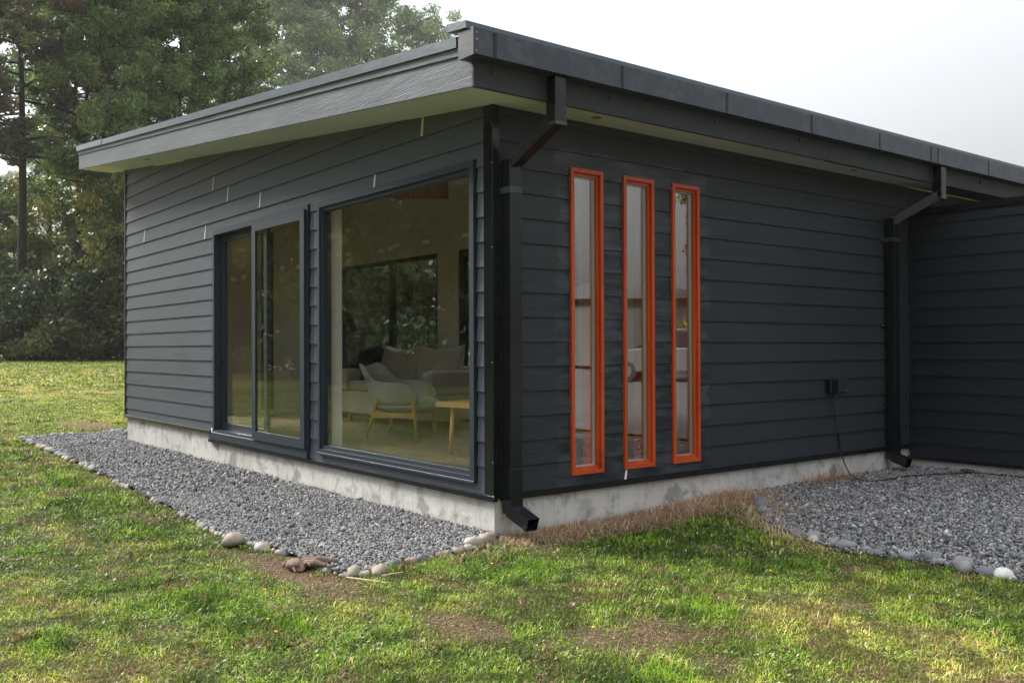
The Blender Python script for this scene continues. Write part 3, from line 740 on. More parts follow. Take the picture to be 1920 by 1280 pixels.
b1 = cobble(-0.83, -1.43, 0.082, None, 0, name='cobble', sunk=0.1, flat=1.1); tag(b1, 'large tan cobble standing off the row on bare soil, biggest of the bed corner', 'stone')
b2 = cobble(-8.75, 0.28, 0.20, None, 4, name='boulder', sunk=0.3); tag(b2, 'dark grey boulder against the far foundation corner', 'boulder')

# root clump and sticks at the tip of the bed
BARK = wood_material('dead_wood', (0.13, 0.085, 0.06), (0.22, 0.16, 0.12), rough=0.9)
TWIG = wood_material('pale_twig', (0.42, 0.30, 0.20), (0.55, 0.42, 0.3), rough=0.8)
rc = tag(empty('root_clump', (0.02, -1.33, 0)), 'knotted brown root clump lying on soil at the tip of the gravel bed', 'root')
mb = MB(); mb.blob((-0.05, -0.03, 0.03), (0.085, 0.06, 0.035), 3, 0.22, 18, 12); mb.blob((0.04, 0.06, 0.025), (0.06, 0.035, 0.022), 8, 0.3, 12, 8); mb.blob((-0.11, -0.07, 0.015), (0.04, 0.03, 0.018), 5, 0.3, 12, 8); mb.blob((0.0, -0.06, 0.02), (0.05, 0.03, 0.02), 15, 0.3, 12, 8)
mb.build('stump', BARK, rc, smooth=False)
for q in range(9):
    a0 = random.uniform(0, 6.28); p0 = Vector((-0.04, -0.02, 0.03)); L_ = random.uniform(0.08, 0.17); e0 = p0 + Vector((math.cos(a0) * L_, math.sin(a0) * L_ * 0.7, random.uniform(-0.02, 0.025)))
    MB().tube([p0, (p0 + e0) / 2 + Vector((random.uniform(-.015, .015), random.uniform(-.015, .015), 0.012)), e0], [0.008, 0.005, 0.002], 5).build('root', BARK, rc)
for a, b, r in [((-0.03, -0.02, 0.04), (0.09, 0.14, 0.045), 0.026), ((0.0, -0.02, 0.035), (0.12, 0.05, 0.04), 0.022), ((-0.08, -0.04, 0.04), (-0.12, -0.10, 0.01), 0.014), ((-0.03, -0.06, 0.02), (0.05, -0.10, 0.012), 0.011)]:
    a, b = Vector(a), Vector(b); mid = (a + b) / 2 + Vector((random.uniform(-.01, .01), random.uniform(-.01, .01), 0.012))
    MB().tube([a, mid, b], [r, r * 0.9, r * 0.4], 8).build('root', BARK, rc)
for k_, (a, b, r, lb) in enumerate([((0.36, -1.27, 0.012), (0.60, -1.16, 0.012), 0.006, 'long pale orange stick lying on the grass at the bed tip'),
                        ((0.10, -1.30, 0.015), (0.27, -1.18, 0.02), 0.013, 'thick brown broken stick between root clump and end cobbles'),
                        ((0.05, -1.25, 0.012), (0.20, -1.10, 0.03), 0.008, 'grey weathered stick leaning on the gravel beside the root clump'),
                        ((0.44, -1.10, 0.01), (0.45, -0.97, 0.012), 0.005, 'short pale twig on soil behind the long pale stick')]):
    a, b = Vector(a), Vector(b)
    o = MB().tube([a, (a + b) / 2 + Vector((0.006, -0.004, 0.003)), b], [r, r * 0.95, r * 0.7], 7).build('stick', TWIG if k_ in (0, 3) else BARK); tag(o, lb, 'stick')

# ---------------------------------------------------------------- HOUSE
H = tag(empty('house', (0, 0, 0)), 'low dark grey weatherboard house with sloping roof, big windows and three narrow orange ones', 'house')
E0 = 0.46; EX = 0.165
SLOPE = 0.1
def zs(x): return 2.832 - SLOPE * x            # underside of the roof
LX = -8.2; RY = 5.18
DOOR = (-4.95, -2.655, 0.335, 2.505); WIN = (-2.473, -0.171, 0.345, 2.495)
SLITS = [(0.652, 0.96), (1.168, 1.486), (1.69, 2.0)]; SZ = (0.357, 2.497)

# foundation
f = MB()
f.box(LX + 0.03, -0.03, 0.0, 0.18, -0.4, 0.35); f.build('foundation', CONC, H)
f = MB(); f.box(-0.2, 0.0, 0.185, RY, -0.4, 0.27); f.box(-0.03, 0.0, 0.0, 0.185, -0.4, 0.27); f.build('foundation', CONC, H)
f = MB(); f.box(LX + 0.03, LX + 0.2, 0.19, 3.1, -0.4, 0.35); f.build('foundation', CONC, H)
f = MB(); f.box(0.0, 2.4, RY + 0.01, RY + 0.2, -0.4, 0.14); f.build('foundation', CONC, H)

def rects_minus(a0, a1, z0, z1, opens):
    """rectangles of [a0,a1]x[z0,z1] minus the openings"""
    R_ = [(a0, a1, z0, z1)]
    for (o0, o1, p0, p1) in opens:
        N = []
        for (b0, b1, q0, q1) in R_:
            if o1 <= b0 or o0 >= b1 or p1 <= q0 or p0 >= q1: N.append((b0, b1, q0, q1)); continue
            if o0 > b0: N.append((b0, o0, q0, q1))
            if o1 < b1: N.append((o1, b1, q0, q1))
            c0, c1 = max(b0, o0), min(b1, o1)
            if p0 > q0: N.append((c0, c1, q0, p0))
            if p1 < q1: N.append((c0, c1, p1, q1))
        R_ = N
    return [r for r in R_ if r[1] - r[0] > 1e-4 and r[3] - r[2] > 1e-4]
def connected(rs):
    """group rectangles that touch along an edge"""
    gs = []
    for r in rs:
        hit = [g_ for g_ in gs if any((abs(r[0] - q[1]) < 1e-5 or abs(r[1] - q[0]) < 1e-5) and min(r[3], q[3]) - max(r[2], q[2]) > 1e-4 or
                                      (abs(r[2] - q[3]) < 1e-5 or abs(r[3] - q[2]) < 1e-5) and min(r[1], q[1]) - max(r[0], q[0]) > 1e-4 for q in g_)]
        new = [r]
        for g_ in hit: new += g_; gs.remove(g_)
        gs.append(new)
    return gs
T0, T1 = 0.020, 0.007
def plank(rs, zb, P, parent, m, topf=None):
    """P(a, d, z) maps wall coordinates to the world, d = distance proud of the wall"""
    mb = MB()
    for (a0, a1, z0, z1) in rs:
        if topf is not None:
            za, zb_ = min(z1, topf(a0)), min(z1, topf(a1))
            if za <= z0 + 1e-3 and zb_ <= z0 + 1e-3: continue
            if za <= z0: t = (z0 - topf(a0)) / (topf(a1) - topf(a0)); a0 = a0 + (a1 - a0) * t; za = z0 + 0.0005
            if zb_ <= z0: t = (z0 - topf(a1)) / (topf(a0) - topf(a1)); a1 = a1 + (a0 - a1) * t; zb_ = z0 + 0.0005
            pts = [(a0, z0), (a1, z0), (a1, zb_)]
            # where the slope leaves the flat top edge
            if (topf(a0) > z1) != (topf(a1) > z1):
                t = (z1 - topf(a0)) / (topf(a1) - topf(a0)); pts.append((a0 + (a1 - a0) * t, z1))
            pts.append((a0, za))
        else:
            pts = [(a0, z0), (a1, z0), (a1, z1), (a0, z1)]
        th = lambda z: T0 + (T1 - T0) * (z - zb) / EX
        mb.quadprism([P(a, th(z), z) for a, z in pts], [P(a, 0.0, z) for a, z in pts])
    if not mb.v: return None
    return mb.build('plank', m, parent)

PL = lambda a, d, z: (a, -d, z)
PR = lambda a, d, z: (d, a, z)
PA = lambda a, d, z: (a, RY - d, z)
# --- left wall
def wall_mesh(rs, P, depth):
    mb = MB()
    for (a0, a1, z0, z1) in rs:
        mb.quadprism([P(a0, -0.001, z0), P(a1, -0.001, z0), P(a1, -0.001, z1), P(a0, -0.001, z1)], [P(a0, -depth, z0), P(a1, -depth, z0), P(a1, -depth, z1), P(a0, -depth, z1)])
    return mb
mb = MB()
for (a0, a1, z0, z1) in rects_minus(LX, -0.001, 0.352, 2.83, [DOOR, WIN]):
    mb.box(a0, a1, 0.001, 0.10, z0, z1)
mb.quadprism([(LX, 0.001, 2.83), (-0.001, 0.001, 2.83), (-0.001, 0.001, zs(0)), (LX, 0.001, zs(LX))], [(LX, 0.10, 2.83), (-0.001, 0.10, 2.83), (-0.001, 0.10, zs(0)), (LX, 0.10, zs(LX))])
LW = mb.build('window_wall', PLAST, H)
joints = {15: [-4.97], 14: [-4.56, -0.83], 13: [-7.37, -3.73], 12: [-5.21, -1.52]}
for k_ in range(-1, 20):
    z0 = E0 + EX * k_; z1 = z0 + EX; a_l = LX + 0.02; a_r = -0.028
    segs = [a_l] + sorted(joints.get(k_, [])) + [a_r]
    for s0, s1 in zip(segs[:-1], segs[1:]):
        s0_, s1_ = s0 + (0.004 if s0 != a_l else 0), s1 - (0.004 if s1 != a_r else 0)
        if k_ == -1:
            for q0, q1, zb in [(s0_, -5.03, 0.372), (-5.03, s1_, 0.285)]:
                for gr in connected(rects_minus(q0, q1, zb, z1, [DOOR, WIN])): plank(gr, z0, PL, LW, SID, zs)
            continue
        for gr in connected(rects_minus(s0_, s1_, z0, z1, [DOOR, WIN])): plank(gr, z0, PL, LW, SID, zs)
# cream caulk in the board joints
for (a, z0, z1) in [(-4.97, 2.94, 3.09), (-4.56, 2.775, 2.93), (-3.73, 2.61, 2.765), (-5.21, 2.445, 2.60), (-7.37, 2.61, 2.765), (-1.52, 2.50, 2.60), (-0.83, 2.775, 2.915)]:
    mb = MB(); wv = 0.009 if a != -0.83 else 0.013
    mb.quadprism([(a - wv, -0.0245, z0), (a + wv, -0.0245, z0), (a + wv * .8, -0.012, z1), (a - wv * .8, -0.012, z1)], [(a - wv, 0.0, z0), (a + wv, 0.0, z0), (a + wv * .8, 0.0, z1), (a - wv * .8, 0.0, z1)])
    mb.build('caulk_strip', CAULK, H)
# --- right wall
mb = MB()
so_ = [(a, b, SZ[0], SZ[1]) for a, b in SLITS]
for (a0, a1, z0, z1) in rects_minus(0.10, RY, 0.27, 2.835, so_): mb.box(-0.10, -0.001, a0, a1, z0, z1)
RW = mb.build('long_wall', PLAST, H)
for k_ in range(-1, 15):
    z0 = E0 + EX * k_; z1 = min(z0 + EX, 2.83); z0c = 0.285 if k_ == -1 else z0
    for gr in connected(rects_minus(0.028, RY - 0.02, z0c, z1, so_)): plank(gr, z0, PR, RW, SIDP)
MB().box(0.004, 0.0225, 3.905, 3.925, 0.31, 0.45).build('board_joint', PLAINBLK, RW)
MB().quadprism([(0.022, 1.165, 0.262), (0.022, 1.185, 0.262), (0.022, 1.20, 0.35), (0.022, 1.183, 0.35)], [(0.0235, 1.165, 0.262), (0.0235, 1.185, 0.262), (0.0235, 1.20, 0.35), (0.0235, 1.183, 0.35)]).build('paint_drip', WHITEP, RW)
# --- end wall and back walls
mb = MB(); mb.box(LX + 0.001, LX + 0.10, 0.101, 3.1, 0.352, 2.83)
mb.v.clear(); mb.f.clear()
for (a0, a1, z0, z1) in rects_minus(0.101, 3.1, 0.352, zs(LX) - 0.005, [(0.2, 1.25, 0.4, 2.5)]): mb.box(LX + 0.001, LX + 0.10, a0, a1, z0, z1)  # opening on the unseen stretch, added to let daylight into the room
EW = mb.build('end_wall', PLAST, H)
mb = MB()
for (a0, a1, z0, z1) in rects_minus(0.02, 3.2, 0.36, zs(LX) - 0.005, [(0.2, 1.25, 0.4, 2.5)]): mb.box(LX - 0.016, LX, a0, a1, z0, z1)
mb.build('end_cladding', SID, H)
MB().box(LX + 0.03, LX + 0.036, 0.2, 1.25, 0.4, 2.5).build('added_light_pane', GLASSB, H)  # glass of the added light opening
BWIN = (-8.05, -5.33, 0.95, 2.49); BDOOR = (-4.86, -2.6, 0.32, 2.49)  # back door made wider out of view to let more daylight in
mb = MB()
for (a0, a1, z0, z1) in rects_minus(LX + 0.1, -0.10, 0.25, 2.83, [BWIN, BDOOR]): mb.box(a0, a1, 3.1, 3.2, z0, z1)
mb.quadprism([(LX + 0.1, 3.1, 2.83), (-0.1, 3.1, 2.83), (-0.1, 3.1, zs(-0.1)), (LX + 0.1, 3.1, zs(LX + 0.1))], [(LX + 0.1, 3.2, 2.83), (-0.1, 3.2, 2.83), (-0.1, 3.2, zs(-0.1)), (LX + 0.1, 3.2, zs(LX + 0.1))])
mb.build('back_wall', PLAST, H)
MB().box(LX + 0.1, -0.1, 0.18, 3.2, 0.24, 0.30).build('interior_floor', FLOORW, H)
# back window and back door of the room
def framed(name, a0, a1, z0, z1, ywall, fw_, mull, glassm):
    fr = MB(); d0, d1 = ywall + 0.02, ywall + 0.09
    fr.box(a0, a1, d0, d1, z1 - fw_, z1); fr.box(a0, a1, d0, d1, z0, z0 + fw_)
    fr.box(a0, a0 + fw_, d0, d1, z0 + fw_, z1 - fw_); fr.box(a1 - fw_, a1, d0, d1, z0 + fw_, z1 - fw_)
    for mx_ in mull: fr.box(mx_ - 0.045, mx_ + 0.045, d0, d1, z0 + fw_, z1 - fw_)
    o = fr.build(name, BLACK, H)
    MB().box(a0 + fw_, a1 - fw_, ywall + 0.05, ywall + 0.056, z0 + fw_, z1 - fw_).build('pane', glassm, o)
framed('back_window', *BWIN, 3.1, 0.06, [-6.55], GLASSB)
framed('back_door', *BDOOR, 3.1, 0.10, [-4.0], GLASSB)
# flat dark panel on the end wall (seen through the sliding door)
o = MB().box(LX + 0.10, LX + 0.115, 1.86, 2.04, 0.30, 2.95).build('dark_panel', PLAINBLK, H)
# filler patches over the board screws
for i, (x, z) in enumerate([(-7.76, 2.67), (-6.78, 2.64), (-6.52, 2.655), (-6.36, 2.68), (-5.61, 2.66), (-4.69, 2.66)]):
    q = MB().quadprism([(x - .09, 3.094, z - .02), (x + .07, 3.094, z - .028), (x + .10, 3.094, z + .02), (x - .05, 3.094, z + .03)], [(x - .09, 3.1, z - .02), (x + .07, 3.1, z - .028), (x + .10, 3.1, z + .02), (x - .05, 3.1, z + .03)]).build('filler_patch', WHITEP, H)
for i, (y, z) in enumerate([(1.42, 2.24), (1.58, 2.28), (1.74, 2.31), (1.92, 2.37), (2.17, 2.44), (2.43, 2.47)]):
    MB().quadprism([(LX + .122, y - .04, z - .03), (LX + .122, y + .03, z - .03), (LX + .122, y + .045, z + .03), (LX + .122, y - .02, z + .035)], [(LX + .10, y - .04, z - .03), (LX + .10, y + .03, z - .03), (LX + .10, y + .045, z + .03), (LX + .10, y - .02, z + .035)]).build('filler_patch', WHITEP, H)
# beam under the ceiling
MB().quadprism([(-4.6, 1.95, 2.98), (-3.6, 1.95, 2.88), (-3.6, 1.95, zs(-3.6)), (-4.6, 1.95, zs(-4.6))], [(-4.6, 2.1, 2.98), (-3.6, 2.1, 2.88), (-3.6, 2.1, zs(-3.6)), (-4.6, 2.1, zs(-4.6))]).build('ceiling_beam', REDW, H)
# --- annex wing
MB().box(0.02, 2.4, RY + 0.001, RY + 0.1, 0.14, 2.53).build('wing_core', PLAST, H)
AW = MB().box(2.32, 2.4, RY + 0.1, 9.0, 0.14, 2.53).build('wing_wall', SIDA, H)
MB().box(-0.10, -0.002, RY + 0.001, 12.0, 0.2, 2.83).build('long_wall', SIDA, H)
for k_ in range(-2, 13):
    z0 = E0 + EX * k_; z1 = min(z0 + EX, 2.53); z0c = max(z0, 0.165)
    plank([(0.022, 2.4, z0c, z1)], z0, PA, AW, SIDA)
MB().box(0.0, 2.46, RY - 0.035, 9.1, 2.532, 2.60).build('wing_roof_flashing', BLACK, H)
MB().box(0.0, 2.4, RY - 0.034, RY, 0.135, 0.165).build('bottom_trim', BLACK, H)
MB().box(0.0205, 0.035, RY - 0.03, RY - 0.002, 0.165, 2.53).build('corner_bead', SIDA, H)
# --- corner trims (folded metal angles) and base trims
def angle(x0, ya, z0, z1, w1, w2, t, m, name):
    mb = MB()
    mb.quadprism([(x0 + t, ya - t, z0), (x0 - w1, ya - t, z0), (x0 - w1, ya + 0.0, z0), (x0, ya, z0), (x0, ya + w2, z0), (x0 + t, ya + w2, z0)],
                 [(x0 + t, ya - t, z1), (x0 - w1, ya - t, z1), (x0 - w1, ya + 0.0, z1), (x0, ya, z1), (x0, ya + w2, z1), (x0 + t, ya + w2, z1)])
    return mb.build(name, m, H, bevel=0.002)
angle(0.0, 0.0, 0.262, 2.829, 0.072, 0.03, 0.028, BLACK, 'corner_trim')
MB().box(LX - 0.02, LX + 0.02, -0.026, 0.02, 0.352, zs(LX) - 0.004).build('corner_trim', PLAINBLK, H)
for z in (0.5, 1.15, 1.9, 2.45, 2.7):
    MB().tube([(0.022, -0.0285, z), (0.022, -0.0305, z)], 0.004, 8).build('screw', SCREW, H)
def base_trim(a0, a1, z, P, name='bottom_trim'):
    # drip profile: a sloped upper face and a front lip
    prof = [(0.0, 0.032), (0.026, 0.026), (0.034, 0.020), (0.034, -0.012), (0.0, -0.012)]
    mb = MB(); mb.quadprism([P(a0, d, z + h) for d, h in prof], [P(a1, d, z + h) for d, h in prof]); return mb.build(name, BLACK, H)
base_trim(LX - 0.03, -5.035, 0.345, PL); base_trim(-5.08, 0.038, 0.257, PL)
base_trim(0.039, RY - 0.03, 0.257, PR)
MB().box(-5.01, -4.985, -0.025, -0.004, 0.27, 0.40).build('edge_strip', WHITEP, H)

# --- roof
def sloped(x0, x1, y0, y1, off0, off1, name, m, parent=H, bevel=0):
    """slab between underside offsets off0..off1 above the soffit plane"""
    mb = MB()
    mb.quadprism([(x0, y0, zs(x0) + off0), (x1, y0, zs(x1) + off0), (x1, y0, zs(x1) + off1), (x0, y0, zs(x0) + off1)],
                 [(x0, y1, zs(x0) + off0), (x1, y1, zs(x1) + off0), (x1, y1, zs(x1) + off1), (x0, y1, zs(x0) + off1)])
    return mb.build(name, m, parent, bevel=bevel)
RX0, RX1 = -8.85, 0.36; RYF = -0.425
roof = sloped(RX0, RX1, RYF, 3.8, 0.012, 0.25, 'roof', CAPM)
sloped(-3.0, RX1, 3.8, 12.0, 0.012, 0.25, 'roof', CAPM)
sloped(RX0 + 0.005, RX1 - 0.002, RYF + 0.002, -0.003, 0.0, 0.0115, 'soffit', SOFF)            # under the rake
MB().quadprism([(0.021, -0.003, zs(0.021)), (RX1 - .002, -0.003, zs(RX1 - .002)), (RX1 - .002, -0.003, zs(RX1 - .002) + 0.0115), (0.021, -0.003, zs(0.021) + .0115)],
               [(0.021, 12, zs(0.021)), (RX1 - .002, 12, zs(RX1 - .002)), (RX1 - .002, 12, zs(RX1 - .002) + 0.0115), (0.021, 12, zs(0.021) + .0115)]).build('soffit', SOFF, H)
sloped(LX, 0.02, -0.0028, 3.8, 0.001, 0.0112, 'ceiling', REVEAL)
# cream filler along the soffit joint at the far end
sloped(-6.9, -5.9, -0.032, -0.02, -0.016, -0.0005, 'caulk_strip', CAULK)
# rake boards: wide lower board, narrow upper board, metal cap in two lengths
def rakeboard(x0, x1, y0, y1, o0, o1, name, m, bev=0.0):
    return sloped(x0, x1, y0, y1, o0, o1, name, m, H, bev)
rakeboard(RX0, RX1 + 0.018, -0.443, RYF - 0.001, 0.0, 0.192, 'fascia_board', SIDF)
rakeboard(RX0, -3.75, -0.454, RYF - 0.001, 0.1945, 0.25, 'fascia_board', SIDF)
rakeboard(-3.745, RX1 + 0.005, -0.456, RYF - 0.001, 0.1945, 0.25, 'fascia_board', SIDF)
rakeboard(-8.87, -7.62, -0.478, -0.40, 0.244, 0.315, 'roof_cap', CAPM)
rakeboard(-7.615, RX1 - 0.10, -0.474, -0.40, 0.242, 0.308, 'roof_cap', CAPM)
# end fascia at the far gable
MB().quadprism([(RX0 - 0.018, -0.443, zs(RX0)), (RX0 - 0.018, 3.8, zs(RX0)), (RX0 - 0.018, 3.8, zs(RX0) + 0.25), (RX0 - 0.018, -0.443, zs(RX0) + 0.25)],
               [(RX0, -0.443, zs(RX0)), (RX0, 3.8, zs(RX0)), (RX0, 3.8, zs(RX0) + 0.25), (RX0, -0.443, zs(RX0) + 0.25)]).build('fascia_board', SIDF, H)
# eave fascia (three lengths butted)
FZ0 = zs(RX1) - 0.004
for (a, b) in [(-0.443, 3.195), (3.2, 6.9), (6.905, 12.0)]:
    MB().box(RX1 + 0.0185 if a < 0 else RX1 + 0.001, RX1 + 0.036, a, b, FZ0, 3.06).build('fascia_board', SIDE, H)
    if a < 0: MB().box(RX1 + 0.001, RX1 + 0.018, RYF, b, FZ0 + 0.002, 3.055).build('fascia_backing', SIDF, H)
# gutter: an open box with lengths, joints, end cap and clips
G0, G1 = 2.945, 3.098; GX0, GX1 = RX1 + 0.037, 0.505
gut = MB()
gut.box(GX1 - 0.004, GX1, -0.515, 12, G0, G1); gut.box(GX0, GX1 - 0.004, -0.515, 12, G0, G0 + 0.004); gut.box(GX0, GX0 + 0.004, -0.515, 12, G0 + .004, G1 - 0.01)
gut.box(GX1 - 0.018, GX1 - 0.004, -0.515, 12, G1 - 0.004, G1)
gutter = gut.build('gutter', GUT, H)
MB().box(GX0 - 0.045, GX1 + 0.001, -0.523, -0.5155, G0 - 0.006, G1 + 0.004).build('end_cap', GUT, gutter)
MB().box(GX0 - 0.045, GX0 - 0.001, -0.515, -0.4435, G0 - 0.004, G1 + 0.002).build('end_cap', GUT, gutter)
for z in (2.965, 3.03, 3.07): MB().tube([(GX1, -0.50, z), (GX1 + 0.004, -0.50, z)], 0.004, 8).build('screw', SCREW, gutter)
for i, yj in enumerate([-0.37, 0.68, 1.75, 2.80, 3.81, 4.68, 4.81, 5.81, 6.86, 7.9]):
    MB().box(GX1, GX1 + 0.003, yj - 0.007, yj + 0.004, G0 - 0.002, G1 - 0.006).build('joint_strap', PLAINBLK, gutter)
    MB().box(GX1, GX1 + 0.0015, yj + 0.0045, yj + 0.018, G0, G1 - 0.006).build('joint_sealant', RUST if i < 4 else GUT, gutter)
for yj in [-0.30, 0.68, 1.75, 2.8, 3.84, 4.87, 5.87, 6.9]:
    MB().box(RX1 + 0.036, RX1 + 0.046, yj - 0.008, yj + 0.008, 2.885, 2.93).build('gutter_clip', GUT, gutter)
# roof edge flashing behind the gutter
MB().quadprism([(GX1 - 0.06, -0.535, 3.150), (GX1 - 0.055, -0.535, 3.105), (0.25, -0.535, 3.128), (0.25, -0.535, 3.175)],
               [(GX1 - 0.06, 12, 3.150), (GX1 - 0.055, 12, 3.105), (0.25, 12, 3.128), (0.25, 12, 3.175)]).build('roof_flashing', CAPM, H)
# recessed soffit lights
for (x, y) in [(0.25, 0.69), (0.25, 3.81), (-6.31, -0.30)]:
    o = MB().tube([(x, y, zs(x) - 0.003), (x, y, zs(x) + 0.001)], [0.05, 0.052], 20).build('soffit_light', SOFF, H)
    MB().tube([(x, y, zs(x) - 0.0045), (x, y, zs(x) - 0.0031)], 0.036, 18).build('lamp_glass', mat('grey_lens', (0.25, 0.25, 0.22), 0.4) if 'grey_lens' not in bpy.data.materials else bpy.data.materials['grey_lens'], o)

# --- downspouts
def downspout(yc, xo, xl):
    D = empty('downspout', (0, 0, 0), parent=H)
    w_ = 0.092
    MB().box(0.035, 0.125, yc - w_ / 2, yc + w_ / 2, 0.30, 2.47).build('lower_pipe', BLACK, D, bevel=0.004)
    MB().box(0.033, 0.128, yc - w_ / 2 - 0.003, yc + w_ / 2 + 0.003, 0.165, 0.46).build('coupling', BLACK, D, bevel=0.003)
    # kicked-out shoe, open at the end
    a = Vector((0.08, yc, 0.190)); b = Vector((0.08 + xl, yc + 0.0, 0.190 - 0.34 * xl)); d = (b - a).normalized(); up_ = Vector((0, 0, 1)); sd = d.cross(up_).normalized(); u = sd.cross(d)
    sh = MB(); hw = w_ / 2; hh = 0.042; t = 0.003
    for (s0, s1, u0, u1) in [(-hw, -hw + t, -hh, hh), (hw - t, hw, -hh, hh), (-hw + t, hw - t, -hh, -hh + t), (-hw + t, hw - t, hh - t, hh)]:
        c = [(s0, u0), (s1, u0), (s1, u1), (s0, u1)]
        sh.quadprism([a + sd * i + u * j for i, j in c], [b + sd * i + u * j for i, j in c])
    sh.build('shoe', BLACK, D)
    yt = yc + xo
    MB().rod((0.082, yc, 2.44), (0.425, yt, 2.675), 0.088, 0.085).build('offset_pipe', BLACK, D, bevel=0.004)
    MB().box(0.385, 0.475, yt - 0.046, yt + 0.046, 2.635, 2.945).build('upper_pipe', BLACK, D, bevel=0.004)
    MB().box(0.383, 0.478, yt - 0.048, yt + 0.048, 2.638, 2.66).build('elbow_lip', GUT, D)
    for z in (0.66, 1.45, 2.27):
        br = MB(); br.box(0.006, 0.128, yc - w_ / 2 - 0.0025, yc - w_ / 2 - 0.0005, z - 0.02, z + 0.02); br.box(0.1255, 0.1275, yc - w_ / 2, yc + w_ / 2 + 0.002, z - 0.02, z + 0.02)
        br.box(0.021, 0.023, yc - w_ / 2 - 0.045, yc - w_ / 2 - 0.003, z - 0.02, z + 0.02); br.build('bracket', BLACK if z != 2.27 else GUT, D)
        MB().tube([(0.023, yc - w_ / 2 - 0.032, z), (0.027, yc - w_ / 2 - 0.032, z)], 0.006, 8).build('screw', SCREW, D)
    return D
downspout(0.088, 0.085, 0.205)
downspout(4.745, 0.225, 0.15)

# --- picture window
def ring(x0, x1, z0, z1, w_, y0, y1, P=lambda x, y, z: (x, y, z)):
    """mitred four-piece frame"""
    mb = MB()
    O = [(x0, z0), (x1, z0), (x1, z1), (x0, z1)]; I = [(x0 + w_, z0 + w_), (x1 - w_, z0 + w_), (x1 - w_, z1 - w_), (x0 + w_, z1 - w_)]
    out_ = []
    for i in range(4):
        j = (i + 1) % 4; q = [O[i], O[j], I[j], I[i]]
        out_.append(([P(a, y0, z) for a, z in q], [P(a, y1, z) for a, z in q]))
    return out_
def ring_obj(name, x0, x1, z0, z1, w_, y0, y1, m, parent, P=lambda x, y, z: (x, y, z), bevel=0.002):
    mb = MB()
    for a, b in ring(x0, x1, z0, z1, w_, y0, y1, P): mb.quadprism(a, b)
    return mb.build(name, m, parent, bevel=0)
x0, x1, z0, z1 = WIN
ring_obj('shadow_gap_ring', x0 - 0.007, x1 + 0.007, z0 - 0.004, z1 + 0.007, 0.0068, -0.0235, -0.002, PLAINBLK, H)  # black ring drawn as a shadow gap round the frame
W = ring_obj('picture_window', x0, x1, z0, z1, 0.045, -0.040, 0.075, FRAME, H)
ring_obj('frame', x0 + 0.045, x1 - 0.045, z0 + 0.045, z1 - 0.045, 0.03, -0.022, 0.06, FRAME, W)
MB().quadprism([(x0, -0.046, z0 + 0.012), (x1, -0.046, z0 + 0.012), (x1, -0.046, z0 - 0.004), (x0, -0.046, z0 - 0.004)],
               [(x0, -0.0405, z0 + 0.0145), (x1, -0.0405, z0 + 0.0145), (x1, -0.0405, z0 - 0.004), (x0, -0.0405, z0 - 0.004)]).build('sill', FRAME, W)
MB().box(x0 + 0.075, x1 - 0.075, 0.0, 0.006, z0 + 0.075, z1 - 0.075).build('pane', GLASS, W)
MB().box(x0 + 0.005, x0 + 0.02, 0.08, 0.19, z0, z1 - 0.0).build('reveal', REVEAL, W)
# --- sliding door
x0, x1, z0, z1 = DOOR
ring_obj('shadow_gap_ring', x0 - 0.007, x1 + 0.007, z0 - 0.002, z1 + 0.007, 0.0068, -0.0235, -0.002, PLAINBLK, H)  # same drawn shadow line round the door frame
D = ring_obj('sliding_door', x0, x1, z0, z1, 0.05, -0.036, 0.09, FRAME, H)
MB().quadprism([(x0, -0.048, z0 + 0.022), (x1, -0.048, z0 + 0.022), (x1, -0.048, z0 - 0.002), (x0, -0.048, z0 - 0.002)],
               [(x0, -0.0365, z0 + 0.027), (x1, -0.0365, z0 + 0.027), (x1, -0.0365, z0 - 0.002), (x0, -0.0365, z0 - 0.002)]).build('sill', FRAME, D)
MB().box(x0 - 0.06, x1, -0.05, -0.021, z0 - 0.05, z0 - 0.0045).build('sill_flashing', FRAME, D)
xm = -3.775
sash = ring_obj('sash', x0 + 0.052, xm + 0.055, z0 + 0.052, z1 - 0.052, 0.07, 0.045, 0.085, FRAME, D)
MB().box(x0 + 0.122, xm - 0.015, 0.062, 0.068, z0 + 0.122, z1 - 0.122).build('pane', GLASS, sash)
sash2 = ring_obj('sash', xm - 0.055, x1 - 0.022, z0 + 0.030, z1 - 0.04, 0.085, -0.062, -0.0365, FRAME, D)
MB().box(xm + 0.03, x1 - 0.107, -0.052, -0.046, z0 + 0.115, z1 - 0.125).build('pane', GLASS, sash2)
hd = MB(); hd.tube([(x0 + 0.085, 0.044, 1.10), (x0 + 0.085, 0.015, 1.10), (x0 + 0.10, 0.0, 1.08), (x0 + 0.105, 0.0, 0.96)], 0.009, 8); hd.build('handle', BLACK, D, smooth=True)
